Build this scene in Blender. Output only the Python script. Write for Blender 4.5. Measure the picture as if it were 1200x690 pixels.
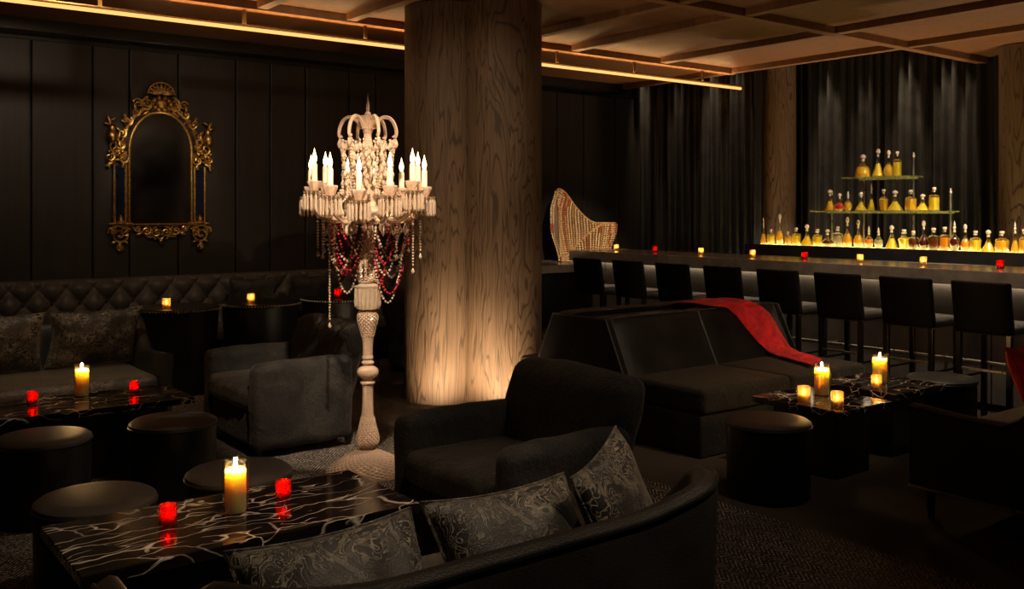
import bpy, bmesh, math, random
from math import sin, cos, pi, radians as R
from mathutils import Vector, Matrix, noise

# ------------------------------------------------------------------ clear
for o in list(bpy.data.objects):
    bpy.data.objects.remove(o, do_unlink=True)
S = bpy.context.scene
C = S.collection
rnd = random.Random(7)

# ------------------------------------------------------------------ camera
# Room axes: X runs along the panelled wall, Y runs along the bar.
E1 = (0.794, 0.608)
F_PX, HOR, CAM_H = 1110.0, 247.0, 1.55
cam = bpy.data.cameras.new('camera')
cam.sensor_width = 36.0
cam.lens = 36.0 * F_PX / 1200.0
cam.shift_y = -(345.0 - HOR) / 1200.0
cam.clip_start = 0.05
cam_o = bpy.data.objects.new('camera', cam)
C.objects.link(cam_o)
cam_o.location = (0, 0, CAM_H)
cam_o.rotation_euler = (pi / 2, 0, -math.atan2(E1[1], E1[0]))
S.camera = cam_o

# ------------------------------------------------------------------ view, world
S.view_settings.view_transform = 'Standard'
S.view_settings.look = 'None'
S.view_settings.gamma = 1.0
S.view_settings.exposure = 0.6
S.view_settings.use_curve_mapping = False
W = bpy.data.worlds.new('World')
S.world = W
W.use_nodes = True
W.node_tree.nodes['Background'].inputs[0].default_value = (0.02, 0.015, 0.01, 1)
W.node_tree.nodes['Background'].inputs[1].default_value = 0.2

WARM = (1.0, 0.68, 0.40)
CANDLE = (1.0, 0.56, 0.22)

def room(cx, cy):
    return (E1[0] * cx + E1[1] * cy, -E1[1] * cx + E1[0] * cy)
def at_z(px, py, z):
    d = (CAM_H - z) * F_PX / (py - HOR)
    return room((px - 600) / F_PX * d, d)
def at_X(px, X):                       # Y of the point of plane X seen at column px
    t = (px - 600) / F_PX
    return (-E1[1] * t + E1[0]) * X / (E1[0] * t + E1[1])
def at_Y(px, Y):
    t = (px - 600) / F_PX
    return (E1[0] * t + E1[1]) * Y / (-E1[1] * t + E1[0])
def depth(X, Y):
    return E1[1] * X + E1[0] * Y

def lamp(kind, name, loc, power, col=WARM, radius=0.03, target=None, angle=60, blend=0.6, parent=None):
    l = bpy.data.lights.new(name, kind)
    l.energy = power
    l.color = col
    l.shadow_soft_size = radius
    o = bpy.data.objects.new(name, l)
    C.objects.link(o)
    if parent is not None:
        o.parent = parent
    o.location = loc
    if kind == 'SPOT':
        l.spot_size = R(angle)
        l.spot_blend = blend
        dv = Vector(target) - Vector(loc)
        o.rotation_euler = dv.to_track_quat('-Z', 'Y').to_euler()
    return o

# ------------------------------------------------------------------ mesh building
def sm(a, b, x):
    t = max(0.0, min(1.0, (x - a) / (b - a)))
    return t * t * (3 - 2 * t)

class MB:
    def __init__(s):
        s.v = []; s.f = []; s.flat = False
    def add(s, vs, fs):
        b = len(s.v)
        s.v += [tuple(p) for p in vs]
        s.f += [tuple(i + b for i in q) for q in fs]
        return s
    def box(s, x0, x1, y0, y1, z0, z1, r=0.004, k=1, m=1, fn=None):
        """box with rounded edges; k steps in each edge, m inside"""
        c = ((x0 + x1) / 2, (y0 + y1) / 2, (z0 + z1) / 2)
        h = (abs(x1 - x0) / 2, abs(y1 - y0) / 2, abs(z1 - z0) / 2)
        r = min(r, min(h) * 0.98)
        if k == 1: s.flat = True      # plain chamfered board: keep its faces flat
        A = []
        for i in range(3):
            lo = [-h[i] + r * (1 - math.tan(pi / 4 * (1 - j / k))) for j in range(k + 1)]
            inn = [-h[i] + r + (2 * h[i] - 2 * r) * j / m for j in range(1, m)]
            A.append(lo + inn + [-q for q in reversed(lo)])
        idx = {}; vs = []; fs = []
        def vert(i, j, q):
            key = (i, j, q)
            if key not in idx:
                p = [A[0][i], A[1][j], A[2][q]]
                inner = [max(-h[a] + r, min(h[a] - r, p[a])) for a in range(3)]
                d = Vector([p[a] - inner[a] for a in range(3)])
                if d.length > 1e-9: d = d.normalized() * r
                w = Vector(inner) + d
                if fn: w = fn(w, h)
                idx[key] = len(vs)
                vs.append((w[0] + c[0], w[1] + c[1], w[2] + c[2]))
            return idx[key]
        n = [len(a) for a in A]
        for ax in range(3):
            b_, c_ = (ax + 1) % 3, (ax + 2) % 3
            for side in (0, n[ax] - 1):
                for i in range(n[b_] - 1):
                    for j in range(n[c_] - 1):
                        q = []
                        for (u, w) in ((i, j), (i + 1, j), (i + 1, j + 1), (i, j + 1)):
                            t = [0, 0, 0]; t[ax] = side; t[b_] = u; t[c_] = w
                            q.append(vert(*t))
                        if side == 0: q.reverse()
                        fs.append(q)
        return s.add(vs, fs)
    def lathe(s, prof, seg=20, c=(0, 0, 0), mod=None, sx=1, sy=1, cap=True, power=2.0):
        vs = []; fs = []
        for i, (r, z) in enumerate(prof):
            for j in range(seg):
                a = 2 * pi * j / seg
                rr = r * (mod(i, j, a) if mod else 1.0)
                ca, sa = cos(a), sin(a)
                if power != 2.0:
                    g = (abs(ca) ** power + abs(sa) ** power) ** (-1 / power)
                    ca *= g; sa *= g
                vs.append((c[0] + rr * ca * sx, c[1] + rr * sa * sy, c[2] + z))
        for i in range(len(prof) - 1):
            for j in range(seg):
                k = (j + 1) % seg
                fs.append((i * seg + j, i * seg + k, (i + 1) * seg + k, (i + 1) * seg + j))
        if cap:
            if prof[0][0] > 1e-5: fs.append(tuple(reversed(range(seg))))
            if prof[-1][0] > 1e-5: fs.append(tuple(range((len(prof) - 1) * seg, len(prof) * seg)))
        return s.add(vs, fs)
    def tube(s, pts, r, seg=6, closed=False, cap=True, flat=None):
        pts = [Vector(p) for p in pts]
        n = len(pts)
        rad = r if isinstance(r, (list, tuple)) else [r] * n
        vs = []; fs = []
        up = None
        for i in range(n):
            if closed: t = pts[(i + 1) % n] - pts[i - 1]
            else: t = pts[min(i + 1, n - 1)] - pts[max(i - 1, 0)]
            if t.length < 1e-9: t = Vector((0, 0, 1))
            t.normalize()
            if up is None:
                up = Vector((0, 0, 1)) if abs(t.z) < 0.9 else Vector((1, 0, 0))
            up = (up - t * up.dot(t))
            if up.length < 1e-6: up = t.orthogonal()
            up.normalize()
            sd = t.cross(up)
            for j in range(seg):
                a = 2 * pi * j / seg
                vs.append(pts[i] + up * (cos(a) * rad[i]) + sd * (sin(a) * rad[i] * (flat or 1)))
        m = n if closed else n - 1
        for i in range(m):
            i2 = (i + 1) % n
            for j in range(seg):
                k = (j + 1) % seg
                fs.append((i * seg + j, i * seg + k, i2 * seg + k, i2 * seg + j))
        if cap and not closed:
            fs.append(tuple(reversed(range(seg))))
            fs.append(tuple(range((n - 1) * seg, n * seg)))
        return s.add(vs, fs)
    def ball(s, c, r, seg=6, rings=4, sc=(1, 1, 1), rot=None):
        vs = [Vector((0, 0, -r * sc[2]))]
        for i in range(1, rings):
            a = -pi / 2 + pi * i / rings
            for j in range(seg):
                b = 2 * pi * j / seg
                vs.append(Vector((r * cos(a) * cos(b) * sc[0], r * cos(a) * sin(b) * sc[1], r * sin(a) * sc[2])))
        vs.append(Vector((0, 0, r * sc[2])))
        fs = []
        for j in range(seg):
            k = (j + 1) % seg
            fs.append((0, 1 + k, 1 + j))
            for i in range(rings - 2):
                fs.append((1 + i * seg + j, 1 + i * seg + k, 1 + (i + 1) * seg + k, 1 + (i + 1) * seg + j))
            fs.append((1 + (rings - 2) * seg + j, 1 + (rings - 2) * seg + k, len(vs) - 1))
        if rot is not None: vs = [rot @ q for q in vs]
        return s.add([(q[0] + c[0], q[1] + c[1], q[2] + c[2]) for q in vs], fs)
    def grid(s, fn, nu, nv, wrap=False):
        vs = [fn(i / nu, j / nv) for i in range(nu + 1) for j in range(nv + 1)]
        w = nv + 1
        fs = [(i * w + j, (i + 1) * w + j, (i + 1) * w + j + 1, i * w + j + 1) for i in range(nu) for j in range(nv)]
        return s.add(vs, fs)
    def prism(s, poly, z0, z1):
        n = len(poly)
        vs = [(p[0], p[1], z0) for p in poly] + [(p[0], p[1], z1) for p in poly]
        fs = [tuple(reversed(range(n))), tuple(range(n, 2 * n))]
        fs += [(i, (i + 1) % n, n + (i + 1) % n, n + i) for i in range(n)]
        return s.add(vs, fs)
    def xf(s, M):
        s.v = [tuple(M @ Vector(p)) for p in s.v]
        return s
    def mesh(s, name, mat, sharp=38, weld=0.0, fixn=True):
        me = bpy.data.meshes.new(name)
        me.from_pydata(s.v, [], s.f)
        bm = bmesh.new(); bm.from_mesh(me)
        if weld: bmesh.ops.remove_doubles(bm, verts=bm.verts, dist=weld)
        if fixn: bmesh.ops.recalc_face_normals(bm, faces=bm.faces)
        if s.flat and sharp > 12: sharp = 12
        lim = R(sharp)
        for f in bm.faces: f.smooth = sharp > 0
        if sharp > 0:
            for e in bm.edges:
                if len(e.link_faces) == 2 and e.calc_face_angle(0) > lim: e.smooth = False
        bm.to_mesh(me); bm.free()
        me.materials.append(mat)
        return me
    def build(s, name, mat, parent=None, sharp=38, weld=0.0, fixn=True, loc=None):
        o = bpy.data.objects.new(name, s.mesh(name, mat, sharp, weld, fixn))
        C.objects.link(o)
        if parent is not None: o.parent = parent
        if loc is not None: o.location = loc
        return o

def tag(o, label=None, cat=None, group=None, kind=None):
    if label: o['label'] = label
    if cat: o['category'] = cat
    if group: o['group'] = group
    if kind: o['kind'] = kind
    return o
def empty(name, loc, rz=0, label=None, cat=None, group=None):
    o = bpy.data.objects.new(name, None)
    C.objects.link(o)
    o.empty_display_size = 0.1
    o.location = loc
    o.rotation_euler = (0, 0, rz)
    return tag(o, label, cat, group)
def dup(o, parent=None):
    c = o.copy()
    C.objects.link(c)
    c.parent = parent
    for ch in list(o.children):
        dup(ch, c)
    return c
def clone(root, loc, rz=0, label=None, group=None):
    c = dup(root)
    c.location = loc
    c.rotation_euler = (0, 0, rz)
    if label: c['label'] = label
    if group: c['group'] = group
    return c

# ------------------------------------------------------------------ materials
class Tx:
    def __init__(s, name):
        s.m = bpy.data.materials.new(name)
        s.m.use_nodes = True
        s.t = s.m.node_tree
        s.t.nodes.clear()
        s.out = s.t.nodes.new('ShaderNodeOutputMaterial')
        s._c = None
    def n(s, typ, ins=None, out=0, **props):
        nd = s.t.nodes.new('ShaderNode' + typ)
        for k, v in props.items(): setattr(nd, k, v)
        for k, v in (ins or {}).items():
            sk = nd.inputs[k]
            if isinstance(v, bpy.types.NodeSocket): s.t.links.new(v, sk)
            else: sk.default_value = v
        return nd.outputs[out]
    def co(s, scale=(1, 1, 1), rot=(0, 0, 0), loc=(0, 0, 0)):
        if s._c is None: s._c = s.n('TexCoord', out=3)
        return s.n('Mapping', {'Vector': s._c, 'Scale': scale, 'Rotation': rot, 'Location': loc})
    def noise(s, vec, scale=5, detail=4, rough=0.55, dist=0.0, out=0):
        return s.n('TexNoise', {'Vector': vec, 'Scale': scale, 'Detail': detail, 'Roughness': rough, 'Distortion': dist}, out)
    def ramp(s, fac, stops):
        nd = s.t.nodes.new('ShaderNodeValToRGB')
        s.t.links.new(fac, nd.inputs[0])
        el = nd.color_ramp.elements
        while len(el) < len(stops): el.new(0.5)
        for e, (p, c) in zip(el, stops):
            e.position = p
            e.color = (c[0], c[1], c[2], 1) if isinstance(c, (tuple, list)) else (c, c, c, 1)
        return nd.outputs[0]
    def math(s, op, a, b=0.0, c=0.0):
        return s.n('Math', {0: a, 1: b, 2: c}, operation=op)
    def mix(s, fac, a, b):
        nd = s.t.nodes.new('ShaderNodeMix')
        nd.data_type = 'RGBA'
        for k, v in ((0, fac), (6, a), (7, b)):
            if isinstance(v, bpy.types.NodeSocket): s.t.links.new(v, nd.inputs[k])
            elif k == 0: nd.inputs[k].default_value = v
            else: nd.inputs[k].default_value = (v[0], v[1], v[2], 1)
        return nd.outputs[2]
    def bump(s, h, strength=0.3, dist=0.01):
        return s.n('Bump', {'Height': h, 'Strength': strength, 'Distance': dist})
    def pbr(s, col, rough=0.5, **ins):
        d = {'Roughness': rough}
        d['Base Color'] = col if isinstance(col, bpy.types.NodeSocket) else (col[0], col[1], col[2], 1)
        for k, v in ins.items(): d[k.replace('_', ' ')] = v
        o = s.n('BsdfPrincipled', d)
        s.t.links.new(o, s.out.inputs[0])
        return s.m
    def surf(s, sh):
        s.t.links.new(sh, s.out.inputs[0])
        return s.m

def m_noisy(name, a, b, rough=0.5, scale=20, bump=0.1, bscale=None, **kw):
    t = Tx(name)
    c = t.co()
    f = t.noise(c, scale)
    col = t.ramp(f, [(0.3, a), (0.7, b)])
    bp = t.bump(t.noise(c, bscale or scale * 4, 3), bump, 0.005)
    return t.pbr(col, rough, Normal=bp, **kw)

def m_carpet():
    t = Tx('floor carpet')
    c = t.co()
    f = t.noise(c, 1.6, 5, 0.6)
    g = t.noise(c, 160, 2)
    col = t.mix(t.ramp(g, [(0.35, 0.0), (0.7, 1.0)]), t.ramp(f, [(0.3, (0.018, 0.013, 0.009)), (0.75, (0.055, 0.038, 0.026))]), (0.06, 0.044, 0.03))
    return t.pbr(col, 0.9, Normal=t.bump(g, 0.5, 0.01))
def m_rug():
    t = Tx('herringbone rug')
    sep = t.n('SeparateXYZ', {0: t.co()})
    sepn = sep.node
    X, Y = sepn.outputs[0], sepn.outputs[1]
    zig = t.math('ABSOLUTE', t.math('SUBTRACT', t.math('FRACT', t.math('MULTIPLY', X, 8.0)), 0.5))
    w = t.math('SINE', t.math('MULTIPLY', t.math('ADD', Y, t.math('MULTIPLY', zig, 0.14)), 230))
    dash = t.noise(t.co(), 85, 2, 0.5)
    big = t.noise(t.co(), 1.9, 4)
    f = t.math('MULTIPLY', t.ramp(w, [(0.35, 0.0), (0.6, 1.0)]), t.ramp(dash, [(0.42, 0.0), (0.6, 1.0)]))
    f = t.math('MULTIPLY', f, t.ramp(big, [(0.34, 0.3), (0.62, 1.0)]))
    col = t.mix(f, (0.014, 0.011, 0.009), (0.62, 0.52, 0.42))
    return t.pbr(col, 0.85, Normal=t.bump(f, 0.5, 0.01))
def m_damask(name, dark, light, scale=1.0):
    t = Tx(name)
    c = t.co((scale, scale, scale))
    wv = t.n('VectorMath', {0: c, 1: t.n('VectorMath', {0: t.noise(c, 6, 2, out=1), 3: 0.35}, operation='SCALE')}, operation='ADD')
    a = t.noise(wv, 13, 2, 0.4, 1.6)
    lines = t.math('PINGPONG', t.math('MULTIPLY', a, 9.0), 0.5)
    f = t.ramp(lines, [(0.10, 1.0), (0.20, 0.0)])
    f = t.math('MAXIMUM', f, t.math('MULTIPLY', t.ramp(t.noise(wv, 9, 2, 0.4, 2.2), [(0.56, 0.0), (0.60, 0.55)]), 1.0))
    f2 = t.ramp(t.noise(c, 5, 3), [(0.4, 0.1), (0.62, 1.0)])
    f = t.math('MULTIPLY', f, f2)
    fine = t.noise(c, 190, 2)
    col = t.mix(t.math('MULTIPLY', f, t.ramp(fine, [(0.3, 0.4), (0.6, 1.0)])), dark, light)
    return t.pbr(col, 0.55, Normal=t.bump(t.math('ADD', f, t.math('MULTIPLY', fine, 0.5)), 0.4, 0.006), Sheen_Weight=0.25, Sheen_Roughness=0.4)
def m_velvet(name, a, b, sheen=0.5):
    t = Tx(name)
    c = t.co()
    f = t.noise(c, 7, 5, 0.65, 0.4)
    col = t.ramp(f, [(0.42, a), (0.62, b)])
    g = t.noise(c, 60, 4, 0.7)
    return t.pbr(col, 0.8, Normal=t.bump(t.math('ADD', t.math('MULTIPLY', f, 1.5), t.math('MULTIPLY', g, 0.6)), 0.7, 0.02), Sheen_Weight=sheen, Sheen_Roughness=0.35, Sheen_Tint=(0.9, 0.75, 0.6, 1))
def m_leather(name, a, b, rough=0.38, spec=0.32):
    t = Tx(name)
    c = t.co()
    v = t.n('TexVoronoi', {'Vector': c, 'Scale': 160.0})
    f = t.noise(c, 4, 4)
    return t.pbr(t.ramp(f, [(0.3, a), (0.7, b)]), t.math('MULTIPLY_ADD', f, 0.25, rough - 0.12), Normal=t.bump(t.math('ADD', v, t.noise(c, 12, 3)), 0.12, 0.01), Specular_IOR_Level=spec)
def m_marble():
    t = Tx('black marble with white veins')
    c = t.co((1, 1, 1))
    w = t.n('VectorMath', {0: t.noise(c, 3.0, 3, 0.5, out=1), 3: 0.26}, operation='SCALE')
    p = t.n('VectorMath', {0: c, 1: w}, operation='ADD')
    p1 = t.n('Mapping', {'Vector': p, 'Scale': (1.5, 10.0, 6.0), 'Rotation': (0, 0, 0.10)})
    v1 = t.n('TexVoronoi', {'Vector': p1, 'Scale': 1.0}, feature='DISTANCE_TO_EDGE')
    p2 = t.n('Mapping', {'Vector': p, 'Scale': (5, 15, 9), 'Rotation': (0, 0, -0.45)})
    v2 = t.n('TexVoronoi', {'Vector': p2, 'Scale': 1.0}, feature='DISTANCE_TO_EDGE')
    mk = t.ramp(t.noise(c, 2.6, 3), [(0.38, 0.25), (0.6, 1.0)])
    mk2 = t.ramp(t.noise(c, 5.0, 3), [(0.5, 0.0), (0.62, 1.0)])
    a = t.math('MULTIPLY', t.ramp(v1, [(0.006, 1.0), (0.024, 0.0)]), mk)
    b = t.math('MULTIPLY', t.ramp(v2, [(0.008, 0.9), (0.035, 0.0)]), mk2)
    f = t.math('MAXIMUM', a, b)
    base = t.ramp(t.noise(c, 9, 5), [(0.3, (0.004, 0.003, 0.003)), (0.8, (0.02, 0.012, 0.011))])
    return t.pbr(t.mix(f, base, (0.80, 0.71, 0.62)), 0.12)
def m_wood(name, dark, light, sc=(2.6, 2.6, 0.32), bands=11, bump=0.5):
    t = Tx(name)
    c = t.co(sc)
    a = t.noise(c, 1.6, 3, 0.45, 0.5)
    ring = t.math('PINGPONG', t.math('MULTIPLY', a, bands * 2.0), 0.5)
    g = t.ramp(ring, [(0.04, 0.0), (0.17, 1.0)])
    fib = t.noise(t.co((90, 90, 2.2)), 1, 4, 0.7)
    blot = t.noise(t.co((3, 3, 0.6)), 1.2, 4)
    f = t.math('MULTIPLY', t.math('MULTIPLY_ADD', g, 0.74, 0.26), t.ramp(fib, [(0.3, 0.45), (0.62, 1.0)]))
    f = t.math('MULTIPLY', f, t.ramp(blot, [(0.25, 0.6), (0.75, 1.0)]))
    return t.pbr(t.mix(f, dark, light), 0.6, Normal=t.bump(f, bump, 0.008))
def m_panel(name, a, b, rough=0.45):
    t = Tx(name)
    f = t.noise(t.co((14, 14, 0.7)), 1, 5, 0.65)
    return t.pbr(t.ramp(f, [(0.3, a), (0.75, b)]), rough, Normal=t.bump(f, 0.15, 0.004))
def m_emit(name, col, st):
    t = Tx(name)
    f = t.noise(t.co(), 3, 1)
    e = t.n('Emission', {'Color': t.ramp(f, [(0.0, tuple(q * 0.92 for q in col)), (1.0, col)]), 'Strength': st})
    return t.surf(e)
def m_glass(name, tint=(1, 1, 1), gloss=0.12, rough=0.03, trans=0.0, tcol=None, diff=0.0):
    """thin clear glass: see-through tint plus a surface reflection; trans adds a frosted share"""
    t = Tx(name)
    tr = t.n('BsdfTransparent', {'Color': (*tint, 1)})
    f = t.noise(t.co(), 25, 2)
    gl = t.n('BsdfGlossy', {'Color': (1, 0.97, 0.92, 1), 'Roughness': rough, 'Normal': t.bump(f, 0.08, 0.01)})
    base = tr
    if trans > 0:
        tl = t.n('BsdfTranslucent', {'Color': (*(tcol or tint), 1)})
        if diff > 0:
            df = t.n('BsdfDiffuse', {'Color': (*(tcol or tint), 1)})
            tl = t.n('MixShader', {0: diff, 1: tl, 2: df})
        base = t.n('MixShader', {0: trans, 1: tr, 2: tl})
    lw = t.n('LayerWeight', {'Blend': 0.35}, out=1)
    fac = t.math('MULTIPLY_ADD', lw, 0.7, gloss)
    return t.surf(t.n('MixShader', {0: fac, 1: base, 2: gl}))
def m_metal(name, a, b, rough=0.3, scale=30):
    t = Tx(name)
    f = t.noise(t.co(), scale, 4)
    return t.pbr(t.ramp(f, [(0.3, a), (0.7, b)]), t.math('MULTIPLY_ADD', f, 0.2, rough - 0.1), Metallic=1.0, Normal=t.bump(f, 0.15, 0.004))
def m_crystal(name, col, tr=0.35):
    t = Tx(name)
    f = t.noise(t.co(), 45, 2)
    return t.pbr(t.ramp(f, [(0.2, tuple(q * 0.8 for q in col)), (0.75, col)]), 0.07, Transmission_Weight=tr, IOR=1.5, Specular_IOR_Level=1.0, Coat_Weight=0.4, Coat_Roughness=0.05, Normal=t.bump(f, 0.25, 0.004))

M = {}
M['carpet'] = m_carpet()
M['rug'] = m_rug()
M['panel'] = m_panel('black stained wall boards', (0.013, 0.011, 0.009), (0.027, 0.022, 0.018))
M['wallback'] = m_noisy('dark plaster', (0.008, 0.007, 0.006), (0.014, 0.012, 0.010), 0.8, 3)
M['ceiling'] = m_panel('brown ceiling boards', (0.15, 0.062, 0.022), (0.24, 0.105, 0.04), 0.5)
M['rib'] = m_panel('brown ceiling ribs', (0.17, 0.078, 0.030), (0.27, 0.13, 0.055), 0.5)
M['column'] = m_wood('grained timber cladding', (0.045, 0.026, 0.015), (0.27, 0.170, 0.098))
M['drape'] = m_noisy('black satin drape', (0.012, 0.012, 0.0115), (0.024, 0.023, 0.022), 0.30, 6, 0.05)
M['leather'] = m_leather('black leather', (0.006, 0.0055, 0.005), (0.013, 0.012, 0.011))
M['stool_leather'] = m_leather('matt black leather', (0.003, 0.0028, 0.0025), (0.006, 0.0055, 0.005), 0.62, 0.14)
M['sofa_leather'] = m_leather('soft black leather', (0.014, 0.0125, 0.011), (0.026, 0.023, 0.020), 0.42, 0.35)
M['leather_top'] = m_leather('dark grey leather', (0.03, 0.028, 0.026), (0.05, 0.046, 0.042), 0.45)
M['velvet'] = m_velvet('black crushed velvet', (0.003, 0.0026, 0.0022), (0.020, 0.016, 0.013), 0.10)
M['velvet_flat'] = m_velvet('charcoal velvet', (0.006, 0.0055, 0.0045), (0.012, 0.010, 0.008), 0.2)
M['damask'] = m_damask('dark damask', (0.010, 0.0085, 0.007), (0.34, 0.285, 0.21), 1.0)
M['damask_low'] = m_damask('charcoal damask', (0.012, 0.010, 0.009), (0.13, 0.11, 0.09), 1.1)
M['tuft'] = m_leather('charcoal tufted leather', (0.055, 0.048, 0.04), (0.09, 0.078, 0.066), 0.45)
M['marble'] = m_marble()
M['black'] = m_noisy('black lacquer', (0.005, 0.005, 0.005), (0.009, 0.008, 0.008), 0.3, 8, 0.03)
M['stone'] = m_noisy('dark bar stone', (0.17, 0.145, 0.12), (0.27, 0.23, 0.19), 0.2, 9, 0.06)
M['barfront'] = m_noisy('grey bar front', (0.10, 0.092, 0.082), (0.16, 0.147, 0.13), 0.5, 5, 0.1)
M['steel'] = m_metal('brushed steel', (0.5, 0.47, 0.43), (0.7, 0.66, 0.6), 0.3)
M['gold'] = m_metal('antique gold leaf', (0.30, 0.17, 0.045), (0.78, 0.52, 0.18), 0.34, 40)
M['gold_dark'] = m_metal('dark gilt', (0.16, 0.09, 0.03), (0.4, 0.24, 0.08), 0.4, 40)
M['mirror'] = m_metal('aged mirror glass', (0.32, 0.29, 0.26), (0.42, 0.39, 0.35), 0.13, 2)
M['cobalt'] = m_noisy('dark blue glass', (0.006, 0.008, 0.02), (0.012, 0.015, 0.035), 0.1, 6, 0.02)
M['crystal'] = m_crystal('cut crystal', (0.97, 0.72, 0.54), 0.5)
M['crystal_clear'] = m_crystal('clear crystal', (0.97, 0.78, 0.60), 0.55)
M['crystal_red'] = m_crystal('red crystal', (0.55, 0.03, 0.06), 0.2)
M['ivory'] = m_noisy('ivory candle tube', (0.75, 0.62, 0.45), (0.85, 0.72, 0.54), 0.5, 10, 0.03)
M['wax'] = m_noisy('cream wax', (0.90, 0.62, 0.27), (0.96, 0.70, 0.34), 0.5, 8, 0.05, Subsurface_Weight=1.0, Subsurface_Radius=(0.22, 0.12, 0.04), Subsurface_Scale=1.0)
M['wick'] = m_noisy('charred wick', (0.01, 0.01, 0.01), (0.03, 0.02, 0.02), 0.9, 40)
M['bulb'] = m_emit('lit flame bulb', (1.0, 0.72, 0.40), 5)
M['flame'] = m_emit('candle flame', (1.0, 0.72, 0.32), 40)
M['strip'] = m_emit('warm light tube', (1.0, 0.46, 0.13), 1.1)
M['led'] = m_emit('warm shelf light', (1.0, 0.76, 0.24), 2.2)
M['underled'] = m_emit('warm counter light', (1.0, 0.74, 0.48), 4.5)
M['uplens'] = m_emit('floor light lens', (1.0, 0.74, 0.45), 6)
M['clear'] = m_glass('clear glass', (0.96, 0.93, 0.88))
M['shelfglass'] = m_glass('green edged shelf glass', (0.86, 0.90, 0.72), 0.10, 0.05, 0.25, (0.8, 0.85, 0.4))
M['redglass'] = m_glass('red votive glass', (0.62, 0.012, 0.01), 0.06, 0.05, 0.35, (0.6, 0.02, 0.015), 0.3)
M['amberglass'] = m_glass('pale amber votive glass', (0.95, 0.75, 0.45), 0.10, 0.05, 0.5, (0.95, 0.72, 0.36), 0.3)
M['red'] = m_velvet('red crushed velvet', (0.50, 0.006, 0.010), (0.90, 0.02, 0.025), 0.2)
LIQ = {}
for nm, c in (('amber', (0.95, 0.64, 0.05)), ('gold', (0.98, 0.80, 0.07)), ('orange', (0.92, 0.48, 0.04)), ('dark', (0.20, 0.06, 0.015)),
              ('wine', (0.14, 0.02, 0.02)), ('red', (0.85, 0.03, 0.03)), ('pale', (0.62, 0.60, 0.40))):
    LIQ[nm] = m_glass(nm + ' liquor', tuple(min(1, q * 0.8 + 0.1) for q in c), 0.03, 0.1, 0.72, c, 0.5)
M['bead_gold'] = m_noisy('gold beads', (0.40, 0.21, 0.06), (0.66, 0.40, 0.14), 0.3, 30, 0.05)
M['bead_cream'] = m_noisy('cream beads', (0.62, 0.40, 0.18), (0.85, 0.62, 0.34), 0.25, 30, 0.05)
M['bead_red'] = m_noisy('red beads', (0.35, 0.05, 0.02), (0.60, 0.16, 0.07), 0.3, 30, 0.05)
M['shell'] = m_noisy('tan shell', (0.10, 0.05, 0.02), (0.16, 0.08, 0.035), 0.6, 12)

# ================================================================== SETTING
CEIL, YW = 3.18, 9.37
fl = MB().add([(-4, -4, 0), (11.2, -4, 0), (11.2, 9.8, 0), (-4, 9.8, 0)], [(0, 1, 2, 3)]).build('floor', M['carpet'], fixn=False)
tag(fl, kind='structure')
tag(MB().add([(-4, YW + 0.05, 0), (11.2, YW + 0.05, 0), (11.2, YW + 0.05, 4.1), (-4, YW + 0.05, 4.1)], [(0, 1, 2, 3)]).build('wall_left', M['panel'], fixn=False), kind='structure')
wl = bpy.data.objects['wall_left']
x = -3.98; i = 0
while x < 9.25:
    w = (0.40, 0.52, 0.33, 0.46, 0.58, 0.37)[i % 6]
    w = min(w, 9.3 - x)
    MB().box(x + 0.006, x + w - 0.006, YW - 0.002 * (i % 3), YW + 0.05, 0.0, CEIL - 0.09, 0.008).build('panel', M['panel'], wl)
    x += w; i += 1
for nm, vs in (('wall_back', [(10.95, -4, 0), (10.95, 9.5, 0), (10.95, 9.5, 4.1), (10.95, -4, 4.1)]),
               ('wall_right', [(-4, -3.6, 0), (11.2, -3.6, 0), (11.2, -3.6, 4.1), (-4, -3.6, 4.1)]),
               ('wall_front', [(-3.8, -4, 0), (-3.8, 9.6, 0), (-3.8, 9.6, 4.1), (-3.8, -4, 4.1)])):
    tag(MB().add(vs, [(0, 1, 2, 3)]).build(nm, M['wallback'], fixn=False), kind='structure')
# ceiling: a low deck with ribs and a taller pocket for the drapes
XE, YE = 8.97, 5.15
b = MB()
b.box(-4, XE, -4, 9.6, CEIL + 0.06, CEIL + 0.2, 0.001)
b.box(XE, 11.2, -4, YE, CEIL + 0.06, CEIL + 0.2, 0.001)
b.box(XE, 11.2, YE, 9.6, 4.0, 4.1, 0.001)
b.box(XE - 0.04, XE, YE, 9.6, CEIL + 0.2, 4.0, 0.001)
b.box(XE, 11.2, YE - 0.04, YE, CEIL + 0.2, 4.0, 0.001)
ceil = tag(b.build('ceiling', M['ceiling']), kind='structure')
for xx in (-2.1, -0.4, 1.35, 3.05, 3.85, 5.6, 6.4, 7.7, XE - 0.05):
    MB().box(xx - 0.045, xx + 0.045, -3.6, 7.3 if xx < 8.5 else 9.4, CEIL, CEIL + 0.07, 0.004).build('ceiling_rib', M['rib'], ceil)
for yy in (-1.0, 1.2, 3.2, YE, 7.38):
    MB().box(-3.8, 10.9 if yy < 5.5 else XE, yy - 0.05, yy + 0.05, CEIL - 0.006, CEIL + 0.07, 0.004).build('ceiling_rib', M['rib'], ceil)
MB().box(-3.8, XE, 9.16, 9.36, CEIL - 0.05, CEIL + 0.07, 0.004).build('ceiling_rib', M['black'], ceil)

# rug
tag(MB().box(-0.8, 3.93, 0.6, 7.9, 0.0, 0.008, 0.003).build('rug', M['rug']), 'dark area rug with a pale broken herringbone weave', 'rug')
RZ = 0.008

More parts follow.
